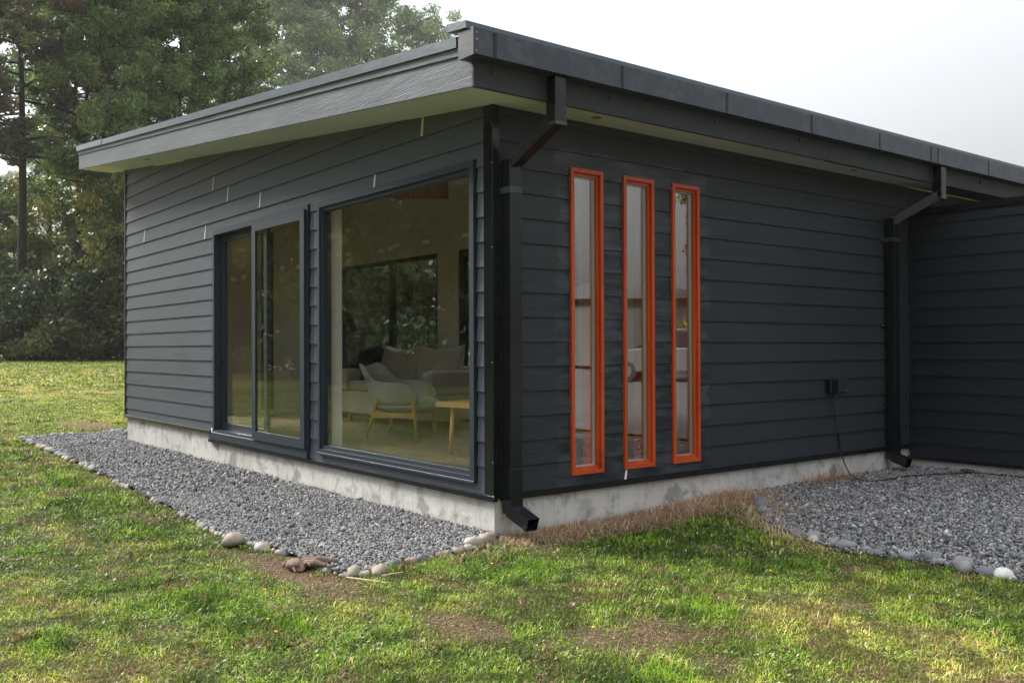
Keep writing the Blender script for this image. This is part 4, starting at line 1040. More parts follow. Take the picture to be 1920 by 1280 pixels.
# --- narrow windows
PS = lambda a, d, z: (-d, a, z)      # d<0 proud of the right wall
for (a, b) in SLITS:
    Wn = MB()
    z0, z1 = SZ; P = lambda x, y, z: (-y, x, z)
    w1 = 0.028
    mbv = MB()
    for q, r_ in ring(a, b, z0, z1, w1, -0.034, 0.16, P): mbv.quadprism(q, r_)
    Wn = mbv.build('narrow_window', ORANGE, H)
    mbv = MB()
    for q, r_ in ring(a + w1, b - w1, z0 + w1, z1 - w1, 0.022, -0.012, 0.03, P): mbv.quadprism(q, r_)
    mbv.build('glazing_bead', ORANGE, Wn)
    mbv = MB()
    for q, r_ in ring(a + w1 + 0.0225, b - w1 - 0.0225, z0 + w1 + 0.0225, z1 - w1 - 0.0225, 0.007, 0.008, 0.03, P): mbv.quadprism(q, r_)
    mbv.build('spacer', SCREW, Wn)
    MB().box(-0.026, -0.020, a + w1 + 0.028, b - w1 - 0.028, z0 + w1 + 0.028, z1 - w1 - 0.028).build('pane', GLASSR, Wn)

# --- outlet box and cable on the long wall
ob = tag(empty('outlet_box', (0.02, 3.86, 0.89)), 'black weatherproof socket box on the long wall with its flap open', 'socket box')
MB().box(0.0, 0.055, -0.145, -0.03, -0.065, 0.065).build('housing', BLACK, ob, bevel=0.006)
MB().box(0.0, 0.02, -0.028, 0.15, -0.058, 0.062).build('cover', FRAME, ob, bevel=0.004)
for yy, zz in ((0.145, 0.055), (0.145, -0.048), (0.0, -0.05)): MB().tube([(0.02, yy, zz), (0.024, yy, zz)], 0.005, 8).build('screw', SCREW, ob)
CABLE = mat('cable_rubber', (0.012, 0.012, 0.013), 0.4)
pts = [(0.05, 3.84, 0.83), (0.05, 3.80, 0.70), (0.055, 3.83, 0.52), (0.07, 3.86, 0.35), (0.10, 3.875, 0.20), (0.18, 3.86, 0.10), (0.32, 3.80, 0.078), (0.42, 3.82, 0.078), (0.46, 4.05, 0.082), (0.46, 4.28, 0.082), (0.56, 4.6, 0.082), (0.67, 4.85, 0.082),
       (0.70, 5.02, 0.082), (0.68, 5.09, 0.085), (0.60, 5.10, 0.088), (0.60, 5.0, 0.09), (0.70, 4.95, 0.086), (0.90, 5.0, 0.082), (1.2, 5.02, 0.082), (1.9, 4.98, 0.082)]
def smoothpts(p, n=6):
    P_ = [Vector(q) for q in p]; o = []
    for i in range(len(P_) - 1):
        a = P_[max(i - 1, 0)]; b = P_[i]; c = P_[i + 1]; d = P_[min(i + 2, len(P_) - 1)]
        for k in range(n):
            t = k / n; o.append(0.5 * ((2 * b) + (c - a) * t + (2 * a - 5 * b + 4 * c - d) * t * t + (3 * b - a - 3 * c + d) * t ** 3))
    o.append(P_[-1]); return o
tag(MB().tube(smoothpts(pts), 0.0055, 7).build('cable', CABLE, smooth=True), 'black cable hanging from the socket box and looping over the gravel', 'cable')

# ---------------------------------------------------------------- furniture seen through the glass
FL = 0.30
def armchair(loc, rz, label):
    A = tag(empty('armchair', loc, rz), label, 'armchair', 'matching armchairs in the room')
    # shell: local +X is the way it faces
    n = 36; R0 = 0.34; prof = []
    mb = MB(); ring_in = []; ring_out = []
    angs = [rad(180 - 128 + 256 * i / (n - 1)) for i in range(n)]
    def top(a):
        d = abs(math.degrees(a) - 180)
        if d < 35: return 0.80 - 0.05 * math.cos(d / 35 * math.pi / 2)
        if d < 62: return 0.80 + (0.60 - 0.80) * (0.5 - 0.5 * math.cos((d - 35) / 27 * math.pi))
        if d < 105: return 0.60 - 0.02 * (d - 62) / 43
        return 0.58 - 0.16 * ((d - 105) / 23) ** 2
    rows = 6
    V = []; F_ = []
    for side in (0, 1):
        for i, a in enumerate(angs):
            for j in range(rows):
                t = j / (rows - 1); z = 0.34 + (top(a) - 0.34) * t
                flare = 0.30 + (0.09 + 0.10 * max(0, z - 0.55)) * (t ** 0.8) + max(0, z - 0.6) * 0.25
                rr = flare + (0.0 if side else 0.045)
                if j == rows - 1: rr += -0.012 if not side else 0.012
                V.append((rr * 1.04 * math.cos(a) + 0.02, rr * math.sin(a) * 1.02, z + (0.0 if j < rows - 1 else 0.0)))
    N = n * rows
    for i in range(n - 1):
        for j in range(rows - 1):
            a = i * rows + j; F_.append((a, a + rows, a + rows + 1, a + 1)); b = N + a; F_.append((b, b + 1, b + rows + 1, b + rows))
        t = i * rows + rows - 1; F_.append((t, t + rows, N + t + rows, N + t)); t = i * rows; F_.append((t, N + t, N + t + rows, t + rows))
    for e in (0, (n - 1) * rows):
        for j in range(rows - 1): F_.append((e + j, e + j + 1, N + e + j + 1, N + e + j))
    m = MB(); m.v = V; m.f = F_; sh = m.build('shell', FABG, A, smooth=True); sd = sh.modifiers.new('sub', 'SUBSURF'); sd.levels = 1; sd.render_levels = 1
    MB().blob((0.04, 0, 0.33), (0.40, 0.34, 0.10), 5, 0.02, 20, 10).build('seat', FABG, A, smooth=True)
    for sy in (-1, 1):
        fr = MB(); yb, yt_ = sy * 0.36, sy * 0.315
        MB().tube([(-0.29, yb, 0), (-0.17, yt_, 0.47), (-0.16, yt_, 0.50)], [0.014, 0.021, 0.018], 10).build('leg', PINE, A, smooth=True)
        MB().tube([(0.27, yb, 0), (0.20, yt_, 0.47), (0.195, yt_, 0.50)], [0.014, 0.021, 0.018], 10).build('leg', PINE, A, smooth=True)
        MB().rod((-0.23, sy * 0.343, 0.235), (0.235, sy * 0.343, 0.235), 0.022, 0.05).build('stretcher', PINEH, A)
    return A
armchair((-3.90, 1.70, FL), rad(40), 'grey-green shell armchair on splayed pale wood legs behind the picture window')
c2 = armchair((-0.72, 1.62, FL), rad(150), 'grey shell armchair just inside the middle narrow window')
# sofa
sf = tag(empty('sofa', (-5.15, 2.6, FL)), 'brown-grey two-seat sofa against the back window', 'sofa')
MB().box(-1.1, 1.1, -0.42, 0.42, 0.10, 0.40).build('base', FABB, sf, bevel=0.03)
MB().box(-1.1, 1.1, 0.22, 0.42, 0.40, 0.72).build('backrest', FABB, sf, bevel=0.04)
for sx in (-1, 1):
    MB().box(sx * 1.1, sx * 1.1 - sx * 0.2, -0.44, 0.40, 0.40, 0.68).build('arm', FABB, sf, bevel=0.03)
    MB().box(sx * 0.01, sx * 0.89, -0.43, 0.20, 0.405, 0.53).build('seat_cushion', FABB, sf, bevel=0.04)
def cushion(cx, cy, cz, w_, h, t, parent, rx=0.2):
    n, m = 18, 14; V = []; F_ = []
    for s_ in (1, -1):
        for j in range(m + 1):
            for i in range(n + 1):
                u = -1 + 2 * i / n; v = -1 + 2 * j / m
                pu = (1 - abs(u) ** 2.6) * (1 - abs(v) ** 2.6)
                ex = 1 + 0.05 * (abs(u * v)); sag = -0.06 * (1 - u * u) * (v > 0) * v
                V.append((u * w_ / 2 * ex, s_ * t / 2 * pu ** 0.55, v * h / 2 * ex + sag))
    N = (n + 1) * (m + 1)
    for s_ in (0, 1):
        for j in range(m):
            for i in range(n):
                a = s_ * N + j * (n + 1) + i; F_.append((a, a + 1, a + n + 2, a + n + 1))
    b = MB(); b.v = V; b.f = F_; o = b.build('back_cushion', FABB, parent, smooth=True); o.location = (cx, cy, cz); o.rotation_euler = (-rx, 0, 0); return o
cushion(-0.44, 0.10, 0.74, 0.92, 0.50, 0.26, sf); cushion(0.46, 0.10, 0.74, 0.92, 0.50, 0.26, sf)
for sx in (-1, 1):
    for sy in (-1, 1): MB().tube([(sx * 1.0, sy * 0.34, 0), (sx * 1.0, sy * 0.34, 0.1)], 0.02, 8).build('leg', PINE, sf)
# dark jacket over the sofa's end
jk = MB()
jk.blob((-6.08, 2.62, 1.10), (0.13, 0.20, 0.17), 9, 0.12, 16, 10); jk.blob((-6.10, 2.40, 0.86), (0.10, 0.07, 0.28), 12, 0.15, 14, 10)
tag(jk.build('jacket', FABD, smooth=True), 'dark jacket slung over the left end of the sofa', 'jacket')
# low table
tb = tag(empty('coffee_table', (-1.75, 1.28, FL)), 'low pale wood table at the right edge of the picture window', 'table')
tb.rotation_euler = (0, 0, rad(8))
MB().box(-0.42, 0.42, -0.28, 0.28, 0.42, 0.465).build('tabletop', PINEH, tb, bevel=0.004)
for sx in (-1, 1):
    for sy in (-1, 1): MB().tube([(sx * 0.31, sy * 0.2, 0), (sx * 0.29, sy * 0.18, 0.42)], [0.016, 0.022], 10).build('leg', PINE, tb, smooth=True)
# white low cabinet
cb = tag(empty('cabinet', (-2.2, 2.8, FL)), 'low white cabinet with dark top inside the left narrow window', 'cabinet')
MB().box(-0.55, 0.65, -0.27, 0.27, 0.05, 0.62).build('carcass', APPL, cb, bevel=0.006)
MB().box(-0.56, 0.66, -0.28, 0.28, 0.622, 0.65).build('top', PLAINBLK, cb)
for sx in (0,): MB().box(-0.53, 0.04, -0.288, -0.2705, 0.07, 0.60).build('door', APPL, cb); MB().box(0.05, 0.63, -0.288, -0.2705, 0.07, 0.60).build('door', APPL, cb)
# person standing inside, taking a picture
def person():
    P_ = tag(empty('person', (-6.5, 2.2, FL)), 'person in dark jacket and jeans indoors, holding a camera to the face', 'person')
    vs = [((0, 0, 0.95), .135), ((0, 0, 1.10), .125), ((0, 0, 1.28), .15), ((0, 0, 1.40), .13), ((0, 0.0, 1.48), .06), ((0.01, 0, 1.56), .062), ((0.02, 0, 1.64), .098), ((0.01, 0, 1.72), .085),
          ((0, .19, 1.38), .068), ((0.10, .27, 1.18), .052), ((0.27, .16, 1.40), .042), ((0.27, .09, 1.52), .034),
          ((0, -.19, 1.38), .068), ((0.10, -.29, 1.18), .052), ((0.27, -.14, 1.38), .042), ((0.27, -.07, 1.50), .034),
          ((0, .10, .85), .11), ((0.02, .12, .48), .075), ((-.02, .13, .08), .05), ((.10, .14, .04), .045),
          ((0, -.10, .85), .11), ((0.02, -.12, .48), .075), ((-.02, -.13, .08), .05), ((.10, -.14, .04), .045)]
    es = [(0, 1), (1, 2), (2, 3), (3, 4), (4, 5), (5, 6), (6, 7), (3, 8), (8, 9), (9, 10), (10, 11), (3, 12), (12, 13), (13, 14), (14, 15), (0, 16), (16, 17), (17, 18), (18, 19), (0, 20), (20, 21), (21, 22), (22, 23)]
    me = bpy.data.meshes.new('body'); me.from_pydata([v for v, r in vs], es, []); o = bpy.data.objects.new('body', me); COL.objects.link(o); o.parent = P_
    me.materials.append(SKIN); me.materials.append(FABD); me.materials.append(JEAN)
    md = o.modifiers.new('skin', 'SKIN'); md.use_smooth_shade = True
    for i, (v, r) in enumerate(vs): me.skin_vertices[0].data[i].radius = (r, r)
    me.skin_vertices[0].data[0].use_root = True
    o.modifiers.new('sub', 'SUBSURF').render_levels = 2
    bpy.context.view_layer.update()
    dg = bpy.context.evaluated_depsgraph_get(); ev = o.evaluated_get(dg); nm = bpy.data.meshes.new_from_object(ev)
    o.modifiers.clear(); o.data = nm
    if len(nm.materials) < 3:
        nm.materials.clear(); [nm.materials.append(q) for q in (SKIN, FABD, JEAN)]
    for p in nm.polygons:
        c = p.center; p.use_smooth = True
        hand = c.x > 0.20 and c.z > 1.44
        p.material_index = 0 if (c.z > 1.49 and c.x < 0.2 and abs(c.y) < 0.13) or hand else (2 if c.z < 0.93 else 1)
    MB().blob((-0.015, 0, 1.70), (0.105, 0.095, 0.105), 3, 0.04, 16, 10).build('hair', HAIR, P_, smooth=True)
    MB().blob((0.118, 0, 1.625), (0.018, 0.014, 0.022), 1, 0.02, 8, 6).build('nose', SKIN, P_, smooth=True)
    for s_ in (-1, 1):
        for k in range(4): MB().tube([(0.265, s_ * 0.085, 1.53 + 0.02 * k), (0.30, s_ * 0.065, 1.54 + 0.02 * k), (0.305, s_ * 0.03, 1.545 + 0.02 * k)], [0.010, 0.009, 0.007], 6).build('finger', SKIN, P_, smooth=True)
        MB().tube([(0.25, s_ * 0.075, 1.53), (0.235, s_ * 0.045, 1.56)], [0.011, 0.009], 6).build('thumb', SKIN, P_, smooth=True)
    P_.rotation_euler = (0, 0, math.atan2(CAM[1] - 2.2, CAM[0] + 6.5))
    q = tag(empty('camera_in_hands', (0, 0, 0)), 'small black camera held up by the person indoors', 'camera')
    dvec = Vector((CAM[0] + 6.5, CAM[1] - 2.2, 0)).normalized(); q.location = Vector((-6.5, 2.2, FL)) + dvec * 0.27 + Vector((0, 0, 1.585)); q.rotation_euler = P_.rotation_euler
    MB().box(-0.025, 0.025, -0.065, 0.065, -0.045, 0.045).build('body', BLACK, q, bevel=0.006); MB().tube([(0.02, 0, 0), (0.09, 0, 0)], 0.032, 16).build('lens', BLACK, q)
    q.name = 'camera_body'
person()
# things outside the back door: a trestle with a pale bundle
tr = tag(empty('trestle', (-5.55, 4.3, 0.30)), 'wooden trestle outside the back door seen through the room', 'trestle')
MB().box(-0.75, 1.6, -0.3, 0.3, 0.62, 0.66).build('top', PINEH, tr)
for sx in (-0.6, 0.4, 1.3):
    for sy in (-1, 1): MB().rod((sx - 0.12, sy * 0.26, -0.2), (sx + 0.10, sy * 0.22, 0.62), 0.05, 0.05).build('leg', PINE, tr)
bd = MB(); bd.blob((-5.95, 4.25, 1.10), (0.33, 0.2, 0.13), 21, 0.16, 20, 12); bd.blob((-4.65, 4.25, 1.10), (0.30, 0.2, 0.16), 22, 0.16, 20, 12)
tag(bd.build('plastic_bundle', WHITEP, smooth=False), 'crumpled white plastic sheeting on the trestle outside the back door', 'plastic sheet')

# ---------------------------------------------------------------- trees
def leaf_material(name, cols, trans=0.35):
    m = bpy.data.materials.new(name); m.use_nodes = True; t = m.node_tree; t.nodes.clear()
    o = t.nodes.new('ShaderNodeOutputMaterial'); a = t.nodes.new('ShaderNodeVertexColor'); a.layer_name = 'col'
    oi = t.nodes.new('ShaderNodeObjectInfo'); hs_ = t.nodes.new('ShaderNodeHueSaturation')
    mr_ = t.nodes.new('ShaderNodeMapRange'); mr_.inputs['To Min'].default_value = 0.75; mr_.inputs['To Max'].default_value = 1.25
    t.links.new(oi.outputs['Random'], mr_.inputs['Value']); t.links.new(mr_.outputs[0], hs_.inputs['Value']); t.links.new(a.outputs[0], hs_.inputs['Color'])
    d = t.nodes.new('ShaderNodeBsdfPrincipled'); d.inputs['Roughness'].default_value = 0.38; d.inputs['Specular IOR Level'].default_value = 0.5
    tr_ = t.nodes.new('ShaderNodeBsdfTranslucent'); mx_ = t.nodes.new('ShaderNodeMixShader'); mx_.inputs[0].default_value = trans
    for q in (d.inputs['Base Color'], tr_.inputs[0]): t.links.new(hs_.outputs[0], q)
    t.links.new(d.outputs[0], mx_.inputs[1]); t.links.new(tr_.outputs[0], mx_.inputs[2]); t.links.new(mx_.outputs[0], o.inputs[0])
    return m
LEAF = leaf_material('leaf', None)
def bark_material(name, a, b):
    m = mat(name, a, 0.95, 0.1); k = NB(m); n = k.noise(k.coord((6, 6, 1.2)), 2.5, 6, 0.7)
    k.l(k.ramp(n, [(0.35, a), (0.65, b)]), k.b.inputs['Base Color']); k.l(k.bump(n, 0.8, 0.05), k.b.inputs['Normal']); return m
BARKD = bark_material('dark_bark', (0.018, 0.014, 0.012), (0.05, 0.04, 0.032))
BARKG = bark_material('grey_bark', (0.05, 0.042, 0.035), (0.13, 0.115, 0.10))

def tree_meshes(name, seed, Ht, base, prof, nlimb, nclump, nleaf, leaf, cols, trunk_r, bark, clump_r, droop=0.0, upw=0.6, flat=0.7):
    rg = np.random.default_rng(seed); R_ = random.Random(seed)
    tb_ = MB(); bend = [rg.normal(0, 0.015 * Ht, 2) for _ in range(2)]
    def tp(z):
        t = z / Ht; return Vector((bend[0][0] * t * t + bend[1][0] * math.sin(t * 4) * 0.3, bend[0][1] * t * t + bend[1][1] * math.sin(t * 5) * 0.3, z))
    zz = [Ht * 0.97 * i / 10 for i in range(11)]
    tb_.tube([tp(z) for z in zz], [trunk_r * (1.25 if i == 0 else 1) * (1 - 0.93 * (i / 10) ** 0.9) + 0.01 for i in range(11)], 9)
    cent = []
    for i in range(nlimb):
        t = (i + 0.5) / nlimb; z = base + (Ht - base) * (t ** 0.9) * 0.96
        rad_ = prof((z - base) / (Ht - base)) * R_.uniform(0.65, 1.1); a = i * 2.399 + R_.uniform(-.5, .5)
        s_ = tp(z); L = rad_
        e = s_ + Vector((math.cos(a) * L, math.sin(a) * L, L * upw * R_.uniform(0.3, 1.1) - droop * L))
        mid = (s_ + e) / 2 + Vector((0, 0, 0.08 * L + R_.uniform(-.1, .1) * L * 0.5))
        r0 = max(0.02, trunk_r * 0.34 * (1 - t * 0.75))
        tb_.tube([s_, mid, e], [r0, r0 * 0.6, 0.012], 5, cap=False)
        for q in range(max(1, int(nclump / nlimb))):
            u = R_.uniform(0.25, 1.05); p = s_.lerp(mid, min(1, u * 2)) if u < 0.5 else mid.lerp(e, (u - 0.5) * 2)
            off = Vector(rg.normal(0, 1, 3)) * (0.18 * L + 0.25)
            p2 = p + Vector((off.x, off.y, off.z * 0.7)); cent.append(p2)
            if R_.random() < 0.5: tb_.tube([p, p2], [0.02, 0.008], 4, cap=False)
    cent = np.array([tuple(c) for c in cent]); nc = len(cent)
    csz = clump_r * (0.55 + 0.9 * rg.random(nc)); ctone = 0.72 + 0.56 * rg.random(nc); cmix = rg.random(nc)
    ci = rg.choice(nc, nleaf, p=(csz ** 2) / (csz ** 2).sum())
    d = rg.normal(size=(nleaf, 3)); d /= np.linalg.norm(d, axis=1)[:, None]; rr = rg.random(nleaf) ** 0.45
    P = cent[ci] + d * (rr * csz[ci])[:, None] * np.array([[1, 1, flat]])
    P[:, 2] = np.maximum(P[:, 2], 0.1)
    n1 = rg.normal(size=(nleaf, 3)); n1[:, 2] = n1[:, 2] * 0.6 + 0.25; n1 /= np.linalg.norm(n1, axis=1)[:, None]
    t1 = np.cross(n1, rg.normal(size=(nleaf, 3))); t1 /= np.linalg.norm(t1, axis=1)[:, None]; t2 = np.cross(n1, t1)
    s_ = leaf * (0.6 + 0.8 * rg.random(nleaf))[:, None]
    V = np.stack([P - t1 * s_, P + t2 * s_ * 0.55 + n1 * s_ * 0.12, P + t1 * s_, P - t2 * s_ * 0.55 + n1 * s_ * 0.12], 1)
    cols = np.array(cols); k = len(cols); mixv = np.clip(cmix[ci] * (k - 1) + rg.normal(0, 0.45, nleaf), 0, k - 1.001); i0 = mixv.astype(int); fr = (mixv - i0)[:, None]
    C = (cols[i0] * (1 - fr) + cols[np.minimum(i0 + 1, k - 1)] * fr) * (ctone[ci] * (0.55 + 0.95 * rg.random(nleaf) ** 1.4))[:, None]
    o = (np.arange(nleaf) * 4)[:, None] + np.array([[0, 1, 2, 3]])
    cr_ = np_mesh('crown', V.reshape(-1, 3), o, LEAF, {'col': np.repeat(C[:, None], 4, 1).reshape(-1, 3)})
    tr_ = tb_.build('trunk', bark, smooth=True)
    a, b = cr_.data, tr_.data; bpy.data.objects.remove(cr_); bpy.data.objects.remove(tr_); a.name = name + '_crown'; b.name = name + '_trunk'
    return a, b
egg = lambda t: 3.5 * (0.35 + 1.25 * t ** 0.6 * (1 - t) ** 0.55)
col_g = [(0.085, 0.15, 0.042), (0.125, 0.205, 0.056), (0.165, 0.245, 0.07), (0.22, 0.28, 0.08)]
col_hazed = [(0.13, 0.20, 0.10), (0.17, 0.25, 0.12), (0.23, 0.30, 0.16), (0.28, 0.33, 0.18)]  # far trees: leaves paled, part of the haze is in the colour
col_d = [(0.045, 0.06, 0.026), (0.07, 0.08, 0.034), (0.10, 0.085, 0.044), (0.12, 0.09, 0.05)]
col_y = [(0.068, 0.112, 0.027), (0.120, 0.165, 0.038), (0.210, 0.225, 0.045), (0.330, 0.285, 0.068)]
col_b = [(0.020, 0.036, 0.012), (0.04, 0.062, 0.018), (0.075, 0.095, 0.028), (0.11, 0.10, 0.035)]
KIND = {
    'poplar_a': tree_meshes('poplar_a', 1, 27, 9.5, egg, 60, 230, 33000, 0.10, col_g, 0.20, BARKD, 0.62),
    'poplar_b': tree_meshes('poplar_b', 2, 26, 9.5, lambda t: 1.15 * egg(t), 56, 220, 32000, 0.10, col_g, 0.19, BARKD, 0.62),
    'pale': tree_meshes('pale', 3, 27, 6, lambda t: 1.25 * egg(t), 70, 300, 48000, 0.105, col_hazed, 0.16, BARKG, 0.62),
    'dark': tree_meshes('dark', 4, 24, 9.5, lambda t: 4.4 * (1 - t) ** 0.5 * (0.6 + 0.4 * math.sin(9 * t) ** 2), 50, 130, 22000, 0.10, col_d, 0.26, BARKD, 0.62, droop=0.25, upw=0.2, flat=0.5),
    'under': tree_meshes('under', 5, 9.5, 1.2, lambda t: 2.6 * (0.5 + 0.9 * t ** 0.5 * (1 - t) ** 0.5), 22, 90, 15000, 0.11, col_y, 0.09, BARKG, 0.7),
    'bush': tree_meshes('bush', 6, 3.4, 0.2, lambda t: 2.3 * (1 - t) ** 0.35, 16, 70, 15000, 0.10, col_b, 0.06, BARKD, 0.75),
    'bush2': tree_meshes('bush2', 7, 2.9, 0.15, lambda t: 2.4 * (1 - t) ** 0.4, 16, 70, 13000, 0.10, [tuple(c * 1.5 for c in q) for q in col_b], 0.05, BARKD, 0.7),
}
def plant(kind, u, D, sc, label, name, cat, group=None, xy=None, rz=None, zs_=None):
    """u: sideways ratio at distance D from the camera position, measured off the photograph"""
    if xy is None: xy = (CAM[0] + (FWD[0] + RGT[0] * u) * D, CAM[1] + (FWD[1] + RGT[1] * u) * D)
    e = empty(name, (xy[0], xy[1], float(terrain(*xy)) - 0.05), random.uniform(0, 6.28) if rz is None else rz)
    e.scale = (sc, sc, sc if zs_ is None else zs_)
    tag(e, label, cat, group)
    a, b = KIND[kind]
    for nm, me in (('crown', a), ('trunk', b)):
        o = bpy.data.objects.new(nm, me); COL.objects.link(o); o.parent = e
    return e
U = lambda px: (px - 960) / 1745.88
TL = 'trees behind the lawn'
T = [('dark', -60, 43, 1.0, 'dark brown-green tree cut by the left edge of the picture'),
     ('dark', 37, 46, 1.05, 'dark drooping tree on a thick black trunk, nearest the left edge'),
     ('poplar_b', 137, 48, 0.95, 'dark tree whose bare black trunk stands clear left of the house end'),
     ('poplar_a', 96, 57, 1.0, 'green broadleaf tree above the gap between the two black trunks'),
     ('poplar_b', 166, 54, 0.98, 'slender green tree right behind the second black trunk'),
     ('poplar_b', 188, 47, 0.9, 'tall green tree whose grey trunk stands just left of the house end wall'),
     ('poplar_a', 238, 53, 1.0, 'slim green tree in line with the house end wall'),
     ('poplar_b', 285, 56, 1.03, 'slim green tree above the far roof corner'),
     ('poplar_a', 335, 54, 0.97, 'slim green tree above the left part of the sloping roof edge'),
     ('poplar_b', 385, 58, 1.05, 'slim green tree left of the middle of the sloping roof edge'),
     ('poplar_a', 432, 61, 1.0, 'darker green tree rising above the middle of the sloping roof edge'),
     ('dark', 455, 140, 2.3, 'hazy dark treetop behind, between the green and the pale trees'),
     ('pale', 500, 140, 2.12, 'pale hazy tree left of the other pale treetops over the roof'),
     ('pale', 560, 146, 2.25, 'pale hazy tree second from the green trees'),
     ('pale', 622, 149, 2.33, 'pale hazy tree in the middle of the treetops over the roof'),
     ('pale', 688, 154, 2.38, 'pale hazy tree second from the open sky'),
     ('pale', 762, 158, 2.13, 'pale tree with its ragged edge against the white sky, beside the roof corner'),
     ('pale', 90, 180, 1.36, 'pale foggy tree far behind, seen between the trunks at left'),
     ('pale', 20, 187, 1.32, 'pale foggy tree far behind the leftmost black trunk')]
for i, (kd, px, D, sc, lb) in enumerate(T): plant(kd, U(px), D, sc, lb, 'tree', 'tree', TL, rz=i * 1.7)
for i, (px, D, sc, lb) in enumerate([(-25, 49, 0.7, 'thin yellow-green young tree at the left edge under the dark crowns'), (8, 52, 1.0, 'leafy young tree behind the leftmost black trunk'), (72, 51, 0.72, 'small young tree between the two black trunks'),
                         (172, 50, 0.85, 'young tree with hanging yellow-green leaves right of the second black trunk'), (228, 46.0, 0.95, 'slender yellowish tree touching the house end wall'),
                         (205, 49.5, 1.15, 'slender green tree just behind the one by the end wall')]):
    plant('under', U(px), D, sc, lb, 'young_tree', 'tree', 'young trees under the tall ones', rz=i * 2.1)
BG = 'bushes along the far edge of the lawn'
names_b = ['at the left picture edge', 'second from the left edge', 'below the first black trunk', 'between the two black trunks', 'in front of the second black trunk', 'right of the second black trunk', 'beside the grey trunk', 'ending at the house wall']
for i, px in enumerate([-50, -5, 35, 75, 115, 155, 195, 235]):
    plant('bush' if i % 2 else 'bush2', U(px), 45.3 + 0.5 * math.sin(i * 2.3), 0.95 + 0.12 * math.sin(i * 5.1), 'dark undergrowth bush ' + names_b[i], 'bush', 'bush', BG, rz=i * 1.3)
for i, px in enumerate([-30, 15, 55, 97, 138, 178, 218, 255]):
    plant('bush', U(px), 47.3, 1.18 + 0.1 * math.sin(i * 3.3), 'taller dark bush behind the front undergrowth, ' + ['at the left edge', 'left of the first trunk', 'right of the first trunk', 'midway between trunks', 'at the second trunk', 'under the yellowish branches', 'behind the grey trunk', 'by the house wall'][i], 'bush', 'bush', 'taller bushes behind', rz=i * 0.9)
# dark wood seen through the room's back window and back door
for i, px in enumerate([600, 655, 710, 765, 810, 850, 885]):
    plant('under', U(px), 27 + (i % 2) * 2, 0.78, 'dark leafy tree showing through the back window of the room, ' + ['behind the person', 'left pane', 'by the mullion', 'right pane', 'at the pane edge', 'in the back door', 'beyond the back door'][i], 'tree', 'tree', 'trees behind the house', rz=i * 1.1)
for i, px in enumerate([575, 625, 670, 720, 770, 820, 870, 920]):
    plant('bush', U(px), 23.5 + (i % 3), 1.0, 'dark bush behind the house showing low in the back window', 'bush', 'bush', 'bushes behind the house', rz=i * 1.9)
# trees that the windows reflect (off to the left of the camera)
for i, (x, y) in enumerate([(-15, -15.5), (-19.5, -13), (-23.5, -12.5), (-18, -18), (-12, -19.5), (-27, -11.5), (-22, -17), (-9, -23), (-31, -10.5)]):
    plant('under', 0, 0, 1.5, 'leafy tree across the lawn mirrored in the window panes', 'tree', 'tree', 'trees mirrored in the big windows', xy=(x, y), rz=i * 1.3)
for i, (x, y) in enumerate([(-13.5, -14.5), (-17, -13), (-21, -11.6), (-25, -10.8), (-10.5, -18), (-29, -9.6), (-15.5, -16.5)]):
    plant('bush2', 0, 0, 0.95, 'bush across the lawn mirrored low in the window panes', 'bush', 'bush', 'bushes mirrored in the big windows', xy=(x, y), rz=i * 2.3)

# ---------------------------------------------------------------- what the narrow windows reflect
X_, Y_ = np.meshgrid(np.arange(2.6, 34, 0.8), np.arange(5.4, 30, 0.8), indexing='ij'); a_, b_ = X_.shape; id_ = np.arange(a_ * b_).reshape(a_, b_)
yd = np_mesh('gravel_yard', np.stack([X_, Y_, terrain(X_, Y_) + 0.03], -1).reshape(-1, 3), np.stack([id_[:-1, :-1], id_[1:, :-1], id_[1:, 1:], id_[:-1, 1:]], -1).reshape(-1, 4), mat('yard_gravel', (0.2, 0.2, 0.2), 0.95, 0.2), smooth=True)
_k = NB(yd.data.materials[0]); _n = _k.noise(_k.coord(), 25, 5, 0.8); _k.l(_k.ramp(_n, [(0.35, (0.03, 0.03, 0.032)), (0.65, (0.16, 0.16, 0.16))]), _k.b.inputs['Base Color'])
tag(yd, kind='structure')
plant('under', 0, 0, 0.62, 'round green tree mirrored in the right-hand narrow window', 'tree', 'tree', xy=(14.6, 20.6), rz=1.0)
sh = tag(empty('shed', (27, 27, float(terrain(27, 27)) - 0.1), rad(40)), 'long pale shed mirrored in the narrow windows', 'shed')
MB().box(-9, 9, -3, 3, 0, 2.5).build('wall', mat('pale_wall', (0.12, 0.12, 0.115), 0.8), sh)
MB().quadprism([(-9.4, -3.5, 2.5), (-9.4, 3.5, 2.5), (-9.4, 0, 3.4)], [(9.4, -3.5, 2.5), (9.4, 3.5, 2.5), (9.4, 0, 3.4)]).build('roof', mat('grey_roof', (0.12, 0.12, 0.125), 0.7), sh)
for a in (-6, -2, 2, 6): MB().box(a - 0.6, a + 0.6, -3.03, -3.0, 0.9, 1.9).build('window', PLAINBLK, sh)
car = tag(empty('car', (14.2, 17.6, float(terrain(14.2, 17.6))), rad(-35)), 'silver-grey car mirrored in the narrow windows', 'car')
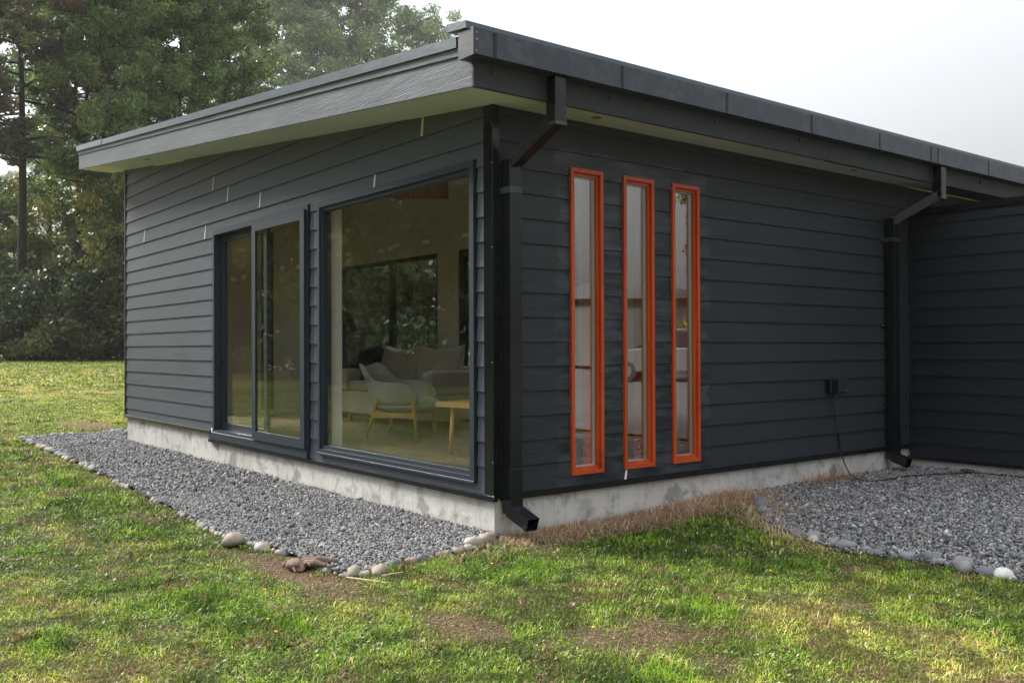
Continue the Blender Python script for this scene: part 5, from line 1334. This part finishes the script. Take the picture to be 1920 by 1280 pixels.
CARP = mat('silver_paint', (0.16, 0.165, 0.17), 0.3, 0.5, 0.3); DG = mat('car_glass', (0.02, 0.02, 0.025), 0.08); RL = mat('red_lamp', (0.5, 0.02, 0.02), 0.2); TY = mat('tyre', (0.02, 0.02, 0.02), 0.8)
pr = [(-2.15, 0.35), (-2.2, 0.8), (-2.05, 1.0), (-1.55, 1.05), (1.0, 1.02), (2.0, 0.86), (2.2, 0.6), (2.15, 0.3)]
MB().quadprism([(a, -0.86, b) for a, b in pr], [(a, 0.86, b) for a, b in pr]).build('body', CARP, car, bevel=0.05)
pr = [(-1.95, 1.0), (-1.6, 1.50), (-0.2, 1.55), (0.35, 1.50), (1.15, 1.02)]
MB().quadprism([(a, -0.74, b) for a, b in pr], [(a, 0.74, b) for a, b in pr]).build('cabin', DG, car, bevel=0.05)
MB().box(-1.55, 0.3, -0.72, 0.72, 1.53, 1.58).build('roof', CARP, car, bevel=0.02)
for sx in (-1.35, 1.4):
    for sy in (-1, 1):
        wl = MB().tube([(sx, sy * 0.70, 0.33), (sx, sy * 0.88, 0.33)], 0.33, 20).build('wheel', TY, car); MB().tube([(sx, sy * 0.885, 0.33), (sx, sy * 0.895, 0.33)], 0.2, 16).build('rim', CARP, wl)
for sy in (-1, 1): MB().box(-2.22, -2.1, sy * 0.6, sy * 0.84, 0.72, 0.98).build('tail_light', RL, car)

# ---------------------------------------------------------------- haze
hz = MB().box(-300, 60, -60, 260, -1.2, 75).build('haze', None)
hm = bpy.data.materials.new('haze'); hm.use_nodes = True; t = hm.node_tree; t.nodes.clear()
o = t.nodes.new('ShaderNodeOutputMaterial'); pv = t.nodes.new('ShaderNodeVolumePrincipled')
pv.inputs['Color'].default_value = (0.93, 0.95, 0.97, 1); pv.inputs['Density'].default_value = 0.0003; pv.inputs['Anisotropy'].default_value = 0.3
t.links.new(pv.outputs[0], o.inputs['Volume']); hz.data.materials.append(hm)
tag(hz, 'thin pale morning mist over the whole place', 'haze', kind='stuff')
